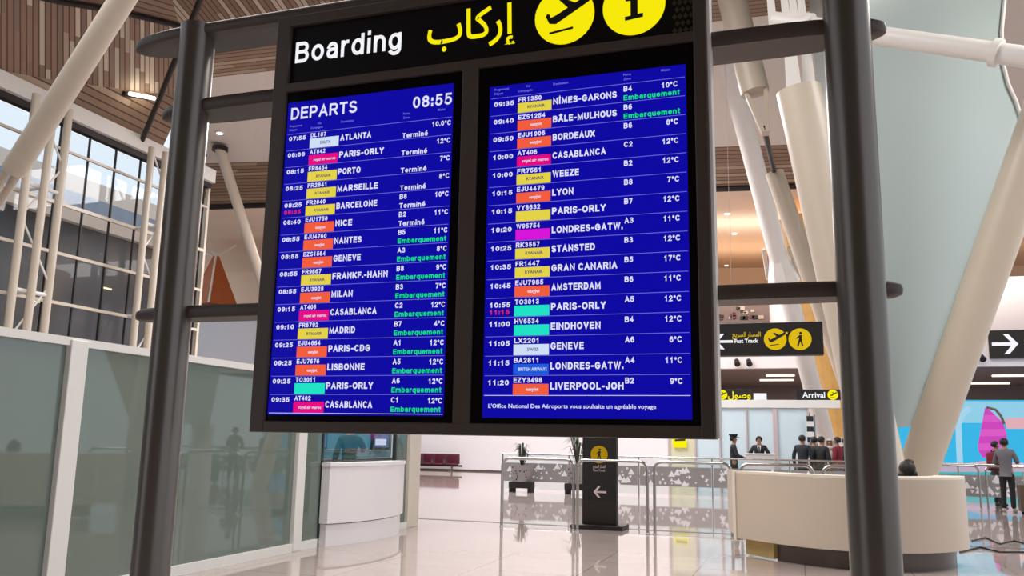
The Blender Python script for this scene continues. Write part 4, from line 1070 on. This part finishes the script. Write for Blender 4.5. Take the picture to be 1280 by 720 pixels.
# ------------------------------------------------------------------ people
def skin_mesh(V, E_, root):
    bm = bmesh.new(); lay = bm.verts.layers.skin.verify(); idx = {}
    for k, (co, r) in V.items():
        v = bm.verts.new(co); v[lay].radius = (r, r) if not isinstance(r, tuple) else r; v[lay].use_root = (k == root); idx[k] = v
    for a, c in E_: bm.edges.new((idx[a], idx[c]))
    me = bpy.data.meshes.new('figure'); bm.to_mesh(me); bm.free()
    o = bpy.data.objects.new('figure', me); COL.objects.link(o)
    o.modifiers.new('skin', 'SKIN').use_smooth_shade = True
    s_ = o.modifiers.new('sub', 'SUBSURF'); s_.levels = 1; s_.render_levels = 1
    dg = bpy.context.evaluated_depsgraph_get(); dg.update()
    out = bpy.data.meshes.new_from_object(o.evaluated_get(dg))
    bpy.data.objects.remove(o); bpy.data.meshes.remove(me)
    return out
def widen(me, k, armx):
    for v in me.vertices:
        if .84 < v.co.z < 1.5 and abs(v.co.x) < .2:
            v.co.x *= 1+k*max(0, 1-abs(v.co.x)/.2)
            v.co.y *= .92
ARM_DOWN = {'R': ((.25, -.02, 1.14), (.26, .08, .90)), 'L': ((-.25, -.02, 1.14), (-.26, .08, .90))}
def person(loc, rz, label, top_m, leg_m, arms=None, sit=False, shoe='rubber', scale=1.0, hair='short', extra=None, hem=.84, group=None, lean=0):
    t = thing('person', loc, label, 'person', group, rz); t.scale = (scale,)*3
    A = dict(ARM_DOWN); A.update(arms or {})
    V = {'pel': ((0, 0, .95), .10), 'sp1': ((0, 0, 1.1), .10), 'sp2': ((0, 0, 1.25), .105), 'ch': ((0, -.01, 1.37), .10), 'nk': ((0, 0, 1.49), .052),
         'h0': ((0, .03, 1.56), .062), 'h1': ((0, .018, 1.63), .082), 'h2': ((0, .0, 1.69), .062), 'nose': ((0, .118, 1.605), .014), 'nb': ((0, .09, 1.62), .02)}
    E_ = [('pel', 'sp1'), ('sp1', 'sp2'), ('sp2', 'ch'), ('ch', 'nk'), ('nk', 'h0'), ('h0', 'h1'), ('h1', 'h2'), ('h1', 'nb'), ('nb', 'nose')]
    C = {'p0': ((0, 0, hem), .14), 'pel': ((0, 0, .96), .13), 'sp1': ((0, 0, 1.1), .125), 'sp2': ((0, 0, 1.25), .135), 'ch': ((0, -.01, 1.38), .125), 'nk': ((0, 0, 1.475), .07)}
    CE = [('p0', 'pel'), ('pel', 'sp1'), ('sp1', 'sp2'), ('sp2', 'ch'), ('ch', 'nk')]
    for s_, sx in (('R', 1), ('L', -1)):
        el, wr = Vector(A[s_][0]), Vector(A[s_][1])
        V['s'+s_] = ((.165*sx, -.01, 1.405), .05); V['e'+s_] = (el, .038); V['w'+s_] = (wr, .026)
        d = (wr-el).normalized(); pm = wr+d*.075
        V['m'+s_] = (pm, .028); E_ += [('ch', 's'+s_), ('s'+s_, 'e'+s_), ('e'+s_, 'w'+s_), ('w'+s_, 'm'+s_)]
        sd = d.cross(Vector((0, 0, 1)))
        if sd.length < .2: sd = Vector((0, 1, 0))
        sd.normalize(); inn = sd.cross(d)
        for k in range(4):
            f0 = pm+sd*(.03-.02*k)+d*.035; ln = (.055, .065, .06, .045)[k]
            f1 = f0+d*ln*.6+inn*.008; f2 = f1+d*ln*.5+inn*.022
            for j, (p_, r_) in enumerate(((f0, .0095), (f1, .0085), (f2, .0075))):
                V['f%s%d%d' % (s_, k, j)] = (p_, r_)
            E_ += [('m'+s_, 'f%s%d0' % (s_, k)), ('f%s%d0' % (s_, k), 'f%s%d1' % (s_, k)), ('f%s%d1' % (s_, k), 'f%s%d2' % (s_, k))]
        V['t0'+s_] = (wr+d*.035+sd*.038, .011); V['t1'+s_] = (wr+d*.08+sd*.055+inn*.02, .0095); E_ += [('w'+s_, 't0'+s_), ('t0'+s_, 't1'+s_)]
        C['s'+s_] = ((.165*sx, -.01, 1.4), .078); C['e'+s_] = (el, .062); C['w'+s_] = (wr-d*.01, .047)
        CE += [('ch', 's'+s_), ('s'+s_, 'e'+s_), ('e'+s_, 'w'+s_)]
        if sit: hip, kn, an, to = (.09*sx, 0, .93), (.12*sx, .42, .93), (.12*sx, .40, .52), (.13*sx, .54, .47)
        else: hip, kn, an, to = (.085*sx, 0, .9), (.095*sx, .015, .5), (.105*sx, -.02, .09), (.125*sx, .13, .045)
        V['hip'+s_] = (hip, .078); V['k'+s_] = (kn, .05); V['a'+s_] = (an, .036); V['t'+s_] = (to, .03)
        E_ += [('pel', 'hip'+s_), ('hip'+s_, 'k'+s_), ('k'+s_, 'a'+s_), ('a'+s_, 't'+s_)]
    me = skin_mesh(V, E_, 'pel'); widen(me, .3, 0); me.materials.append(MATS['skin'])
    o = bpy.data.objects.new('body', me); COL.objects.link(o); o.parent = t
    me = skin_mesh(C, CE, 'pel'); widen(me, .42, 0); me.materials.append(MATS[top_m])
    o = bpy.data.objects.new('jacket', me); COL.objects.link(o); o.parent = t
    T = {'w': ((0, 0, 1.0), .12), 'pel': ((0, 0, .93), .125)}; TE = [('w', 'pel')]
    for s_ in 'RL':
        h, k_, a_, _t2 = V['hip'+s_][0], V['k'+s_][0], V['a'+s_][0], V['t'+s_][0]
        T['h'+s_] = ((h[0]*1.1, h[1], h[2]-.06 if not sit else h[2]), .1); T['k'+s_] = (k_, .072); T['a'+s_] = (Vector(a_)+Vector((0, 0, -.02)), .058)
        TE += [('pel', 'h'+s_), ('h'+s_, 'k'+s_), ('k'+s_, 'a'+s_)]
    me = skin_mesh(T, TE, 'pel'); me.materials.append(MATS[leg_m])
    o = bpy.data.objects.new('trousers', me); COL.objects.link(o); o.parent = t
    for s_ in 'RL':
        a_, t2 = Vector(V['a'+s_][0]), Vector(V['t'+s_][0])
        me = skin_mesh({'h': ((a_.x, a_.y-.04, t2.z+.005), .047), 'm': ((a_+t2)/2-Vector((0, 0, .012)), .05), 't': (t2+Vector((0, .03, .0)), .042)}, [('h', 'm'), ('m', 't')], 'm'); me.materials.append(MATS[shoe])
        o = bpy.data.objects.new('shoe', me); COL.objects.link(o); o.parent = t
        zmin = min(v.co.z for v in me.vertices)
        if not sit:
            for v in me.vertices: v.co.z = max(v.co.z, 0) if zmin < 0 else v.co.z-zmin
    if hair:
        b = MB()
        if hair == 'scarf':
            b.ball((0, .005, 1.625), (.108, .118, .135), 'cloth_beige', 18, 12, lambda c: not (c.y > .055 and abs(c.x) < .07 and -.09 < c.z < .075))
            b.ball((0, .01, 1.47), (.13, .12, .08), 'cloth_beige', 16, 8); b.build('headscarf', 'cloth_beige', t, True, local=True)
        else:
            b.ball((0, -.002, 1.648), (.097, .112, .098), 'hair', 18, 12, lambda c: c.z > .035 or (c.y < .03 and c.z > -.062))
            for sx in (-1, 1): b.ball((.088*sx, .01, 1.615), (.014, .026, .034), 'skin', 8, 6)
            b.build('hair', 'hair', t, True, local=True)
    if extra == 'bun':
        b = MB(); b.ball((0, -.025, 1.65), (.1, .118, .112), 'hair', 18, 12, lambda c: c.z > .03 or c.y < .05); b.ball((-.07, -.05, 1.56), (.07, .07, .06), 'hair', 10, 6); b.ball((.05, -.07, 1.58), (.06, .06, .06), 'hair', 10, 6); b.ball((.02, -.03, 1.74), (.07, .06, .035), 'hair', 10, 6); b.build('loose_hair', 'hair', t, True, local=True)
    if extra == 'cap':
        b = MB(); b.lathe([(.098, 1.69), (.105, 1.72), (.14, 1.755), (.125, 1.785), (0, 1.79)], (0, 0, 0), 20)
        b.slab([(-.08, .09, 1.70), (.08, .09, 1.70), (.06, .17, 1.675), (-.06, .17, 1.675)], (0, 0, .012)); b.build('peaked_cap', 'cloth_black', t, True, local=True)
    if extra == 'suit':
        b = MB(); b.add([(-.055, .125, 1.44), (.055, .125, 1.44), (.0, .15, 1.12)], [(0, 2, 1)], 'cloth_white'); b.add([(-.06, .09, 1.455), (.06, .09, 1.455), (.055, .125, 1.44), (-.055, .125, 1.44)], [(0, 3, 2, 1)], 'cloth_white')
        b.build('shirt_front', 'cloth_white', t, local=True)
        b = MB(); b.slab([(-.018, .128, 1.43), (.018, .128, 1.43), (.026, .152, 1.2), (0, .156, 1.15), (-.026, .152, 1.2)], (0, .006, 0)); b.build('necktie', 'cloth_navy', t, local=True)
    return t
R = math.radians
mp = at(1262, 640, Z=0)
person((mp.x, mp.y, 0), R(-25), 'man in a grey sweater and dark trousers standing by the right rails', 'cloth_grey', 'cloth_black', {'R': ((.24, .06, 1.16), (.16, .28, 1.2)), 'L': ((-.25, .03, 1.15), (-.2, .25, 1.1))}, shoe='shoe_pale', scale=1.0)
q = at(1248, 610, Y=25.9)
person((q.x, q.y+.0, 0), R(-70), 'person in dark clothes partly hidden behind the man in grey', 'cloth_black', 'cloth_black', scale=.97)
pk = at(1244, 577, Y=25.55)
bp = thing('backpack', (pk.x, 25.55, pk.z-.22), 'dark red backpack carried beside the man in the grey sweater', 'bag')
b = MB(); b.bbox((pk.x-.2, 25.42, pk.z-.24), (pk.x+.12, 25.66, pk.z+.24), .06); b.build('pack', 'cloth_red', bp, True)
b = MB(); b.bbox((pk.x-.15, 25.36, pk.z-.19), (pk.x+.07, 25.44, pk.z+.02), .03); b.build('front_pocket', 'maroon', bp, True)
b = MB(); b.path([(pk.x-.08, 25.55, pk.z+.22), (pk.x-.06, 25.55, pk.z+.3), (pk.x, 25.55, pk.z+.3), (pk.x+.02, 25.55, pk.z+.22)], .012, 6); b.build('handle', 'rubber', bp, True)
sp = at(1279, 643, Z=0)
su = thing('suitcase', (sp.x+.1, sp.y, 0), 'dark brown suitcase standing at the right edge beside the man in grey', 'suitcase')
b = MB(); b.bbox((sp.x-.06, sp.y-.12, .06), (sp.x+.4, sp.y+.14, .68), .03); b.build('shell', 'plinth_brown', su, True)
for u in (0, .34):
    b = MB(); b.tube((sp.x+u-.02, sp.y, .04), (sp.x+u+.02, sp.y, .04), .04, n=14); b.build('wheel', 'rubber', su, True)
b = MB(); b.path([(sp.x+.06, sp.y, .66), (sp.x+.06, sp.y, .95), (sp.x+.28, sp.y, .95), (sp.x+.28, sp.y, .66)], .012, 8); b.build('handle', 'chrome', su, True)

# arrivals desk and the officers
q = at(950, 575, Y=26.6); dxl, dxr = at(932, 575, Y=26.6).x, at(968, 575, Y=26.6).x
zt = at(950, 567, Y=26.6).z
od = thing('arrivals_desk', (q.x, 26.8, 0), 'small white desk between the two officers in front of the pale wall', 'desk')
b = MB(); b.bbox((dxl, 26.6, 0), (dxr, 26.66, zt-.03), .006); b.build('front_panel', 'counter_white', od)
b = MB(); b.bbox((dxl-.02, 26.56, zt-.03), (dxr+.02, 27.2, zt), .006); b.build('desk_top', 'counter_white', od)
for x in (dxl, dxr-.05):
    b = MB(); b.box((x, 26.66, 0), (x+.05, 27.18, zt-.03)); b.build('side_panel', 'counter_white', od)
q = at(949, 560, Y=27.65); person((q.x, 27.7, 0), R(180), 'man in a black suit and tie standing behind the small white desk', 'cloth_black', 'cloth_black', {'R': ((.3, .02, 1.17), (.3, .22, 1.07)), 'L': ((-.3, .02, 1.17), (-.3, .22, 1.07))}, extra='suit')
q = at(917, 560, Y=26.75); person((q.x, 26.75, 0), R(-80), 'officer in dark uniform and peaked cap standing left of the white desk', 'cloth_navy', 'cloth_black', {'R': ((.24, .08, 1.14), (.2, .27, 1.1))}, extra='cap', hem=.72)
q = at(1003, 560, Y=25.9); person((q.x, 25.9, 0), R(-20), 'man in a dark jacket seen from behind, left of the slim column', 'cloth_navy', 'cloth_black', scale=1.02)
q = at(1018, 560, Y=26.4); person((q.x, 26.4, 0), R(20), 'person in a grey green jacket behind the man in the dark jacket', 'cloth_moss', 'cloth_navy')
q = at(1027, 560, Y=25.8); person((q.x, 25.8, 0), R(-40), 'person in dark clothes between the slim column and the red jacket', 'cloth_black', 'cloth_black')
q = at(1038, 560, Y=27.2); person((q.x, 27.2, 0), R(160), 'woman in a pale headscarf standing behind the red jacket', 'cloth_beige', 'cloth_navy', hair='scarf', scale=.97)
q = at(1047, 560, Y=26.6); person((q.x, 26.6, 0), R(60), 'person in a dark red jacket and jeans just left of the right display post', 'cloth_red', 'cloth_jeans', {'R': ((.23, .05, 1.15), (.1, .22, 1.1))})
q = at(1057, 560, Y=27.8); person((q.x, 27.8, 0), R(10), 'person in black half hidden behind the right display post', 'cloth_black', 'cloth_black')
# receptionist and chair
q = at(1133, 582, Y=12.5)
person((q.x, 12.5, -.46), R(15), 'seated receptionist with black hair, only the head showing above the cream desk', 'cloth_navy', 'cloth_black', {'R': ((.26, .08, 1.16), (.2, .3, 1.2)), 'L': ((-.26, .08, 1.16), (-.2, .3, 1.2))}, sit=True, hair='short', extra='bun')
oc = thing('office_chair', (q.x, 12.45, 0), 'low office chair under the receptionist behind the cream desk', 'chair')
b = MB(); b.bbox((q.x-.23, 12.25, .33), (q.x+.23, 12.7, .385), .02); b.build('seat', 'cloth_black', oc, True)
b = MB(); b.tube((q.x, 12.45, .04), (q.x, 12.45, .33), .03, n=12); b.build('pillar', 'chrome', oc, True)
for k_ in range(5):
    th = k_*1.257; b = MB(); b.tube((q.x, 12.45, .07), (q.x+.26*math.cos(th), 12.45+.26*math.sin(th), .035), .02, n=8); b.build('leg', 'rubber', oc, True)
# clerk behind the counter window
q = at(437, 560, X=-7.75)
person((-7.75, q.y, 0), R(50), 'person in a dark green jacket with one arm out behind the counter window', 'cloth_green', 'cloth_black', {'R': ((.34, .18, 1.26), (.42, .42, 1.2))}, scale=1.02)

for o in list(bpy.data.objects):
    if '_o' in o: del o['_o']
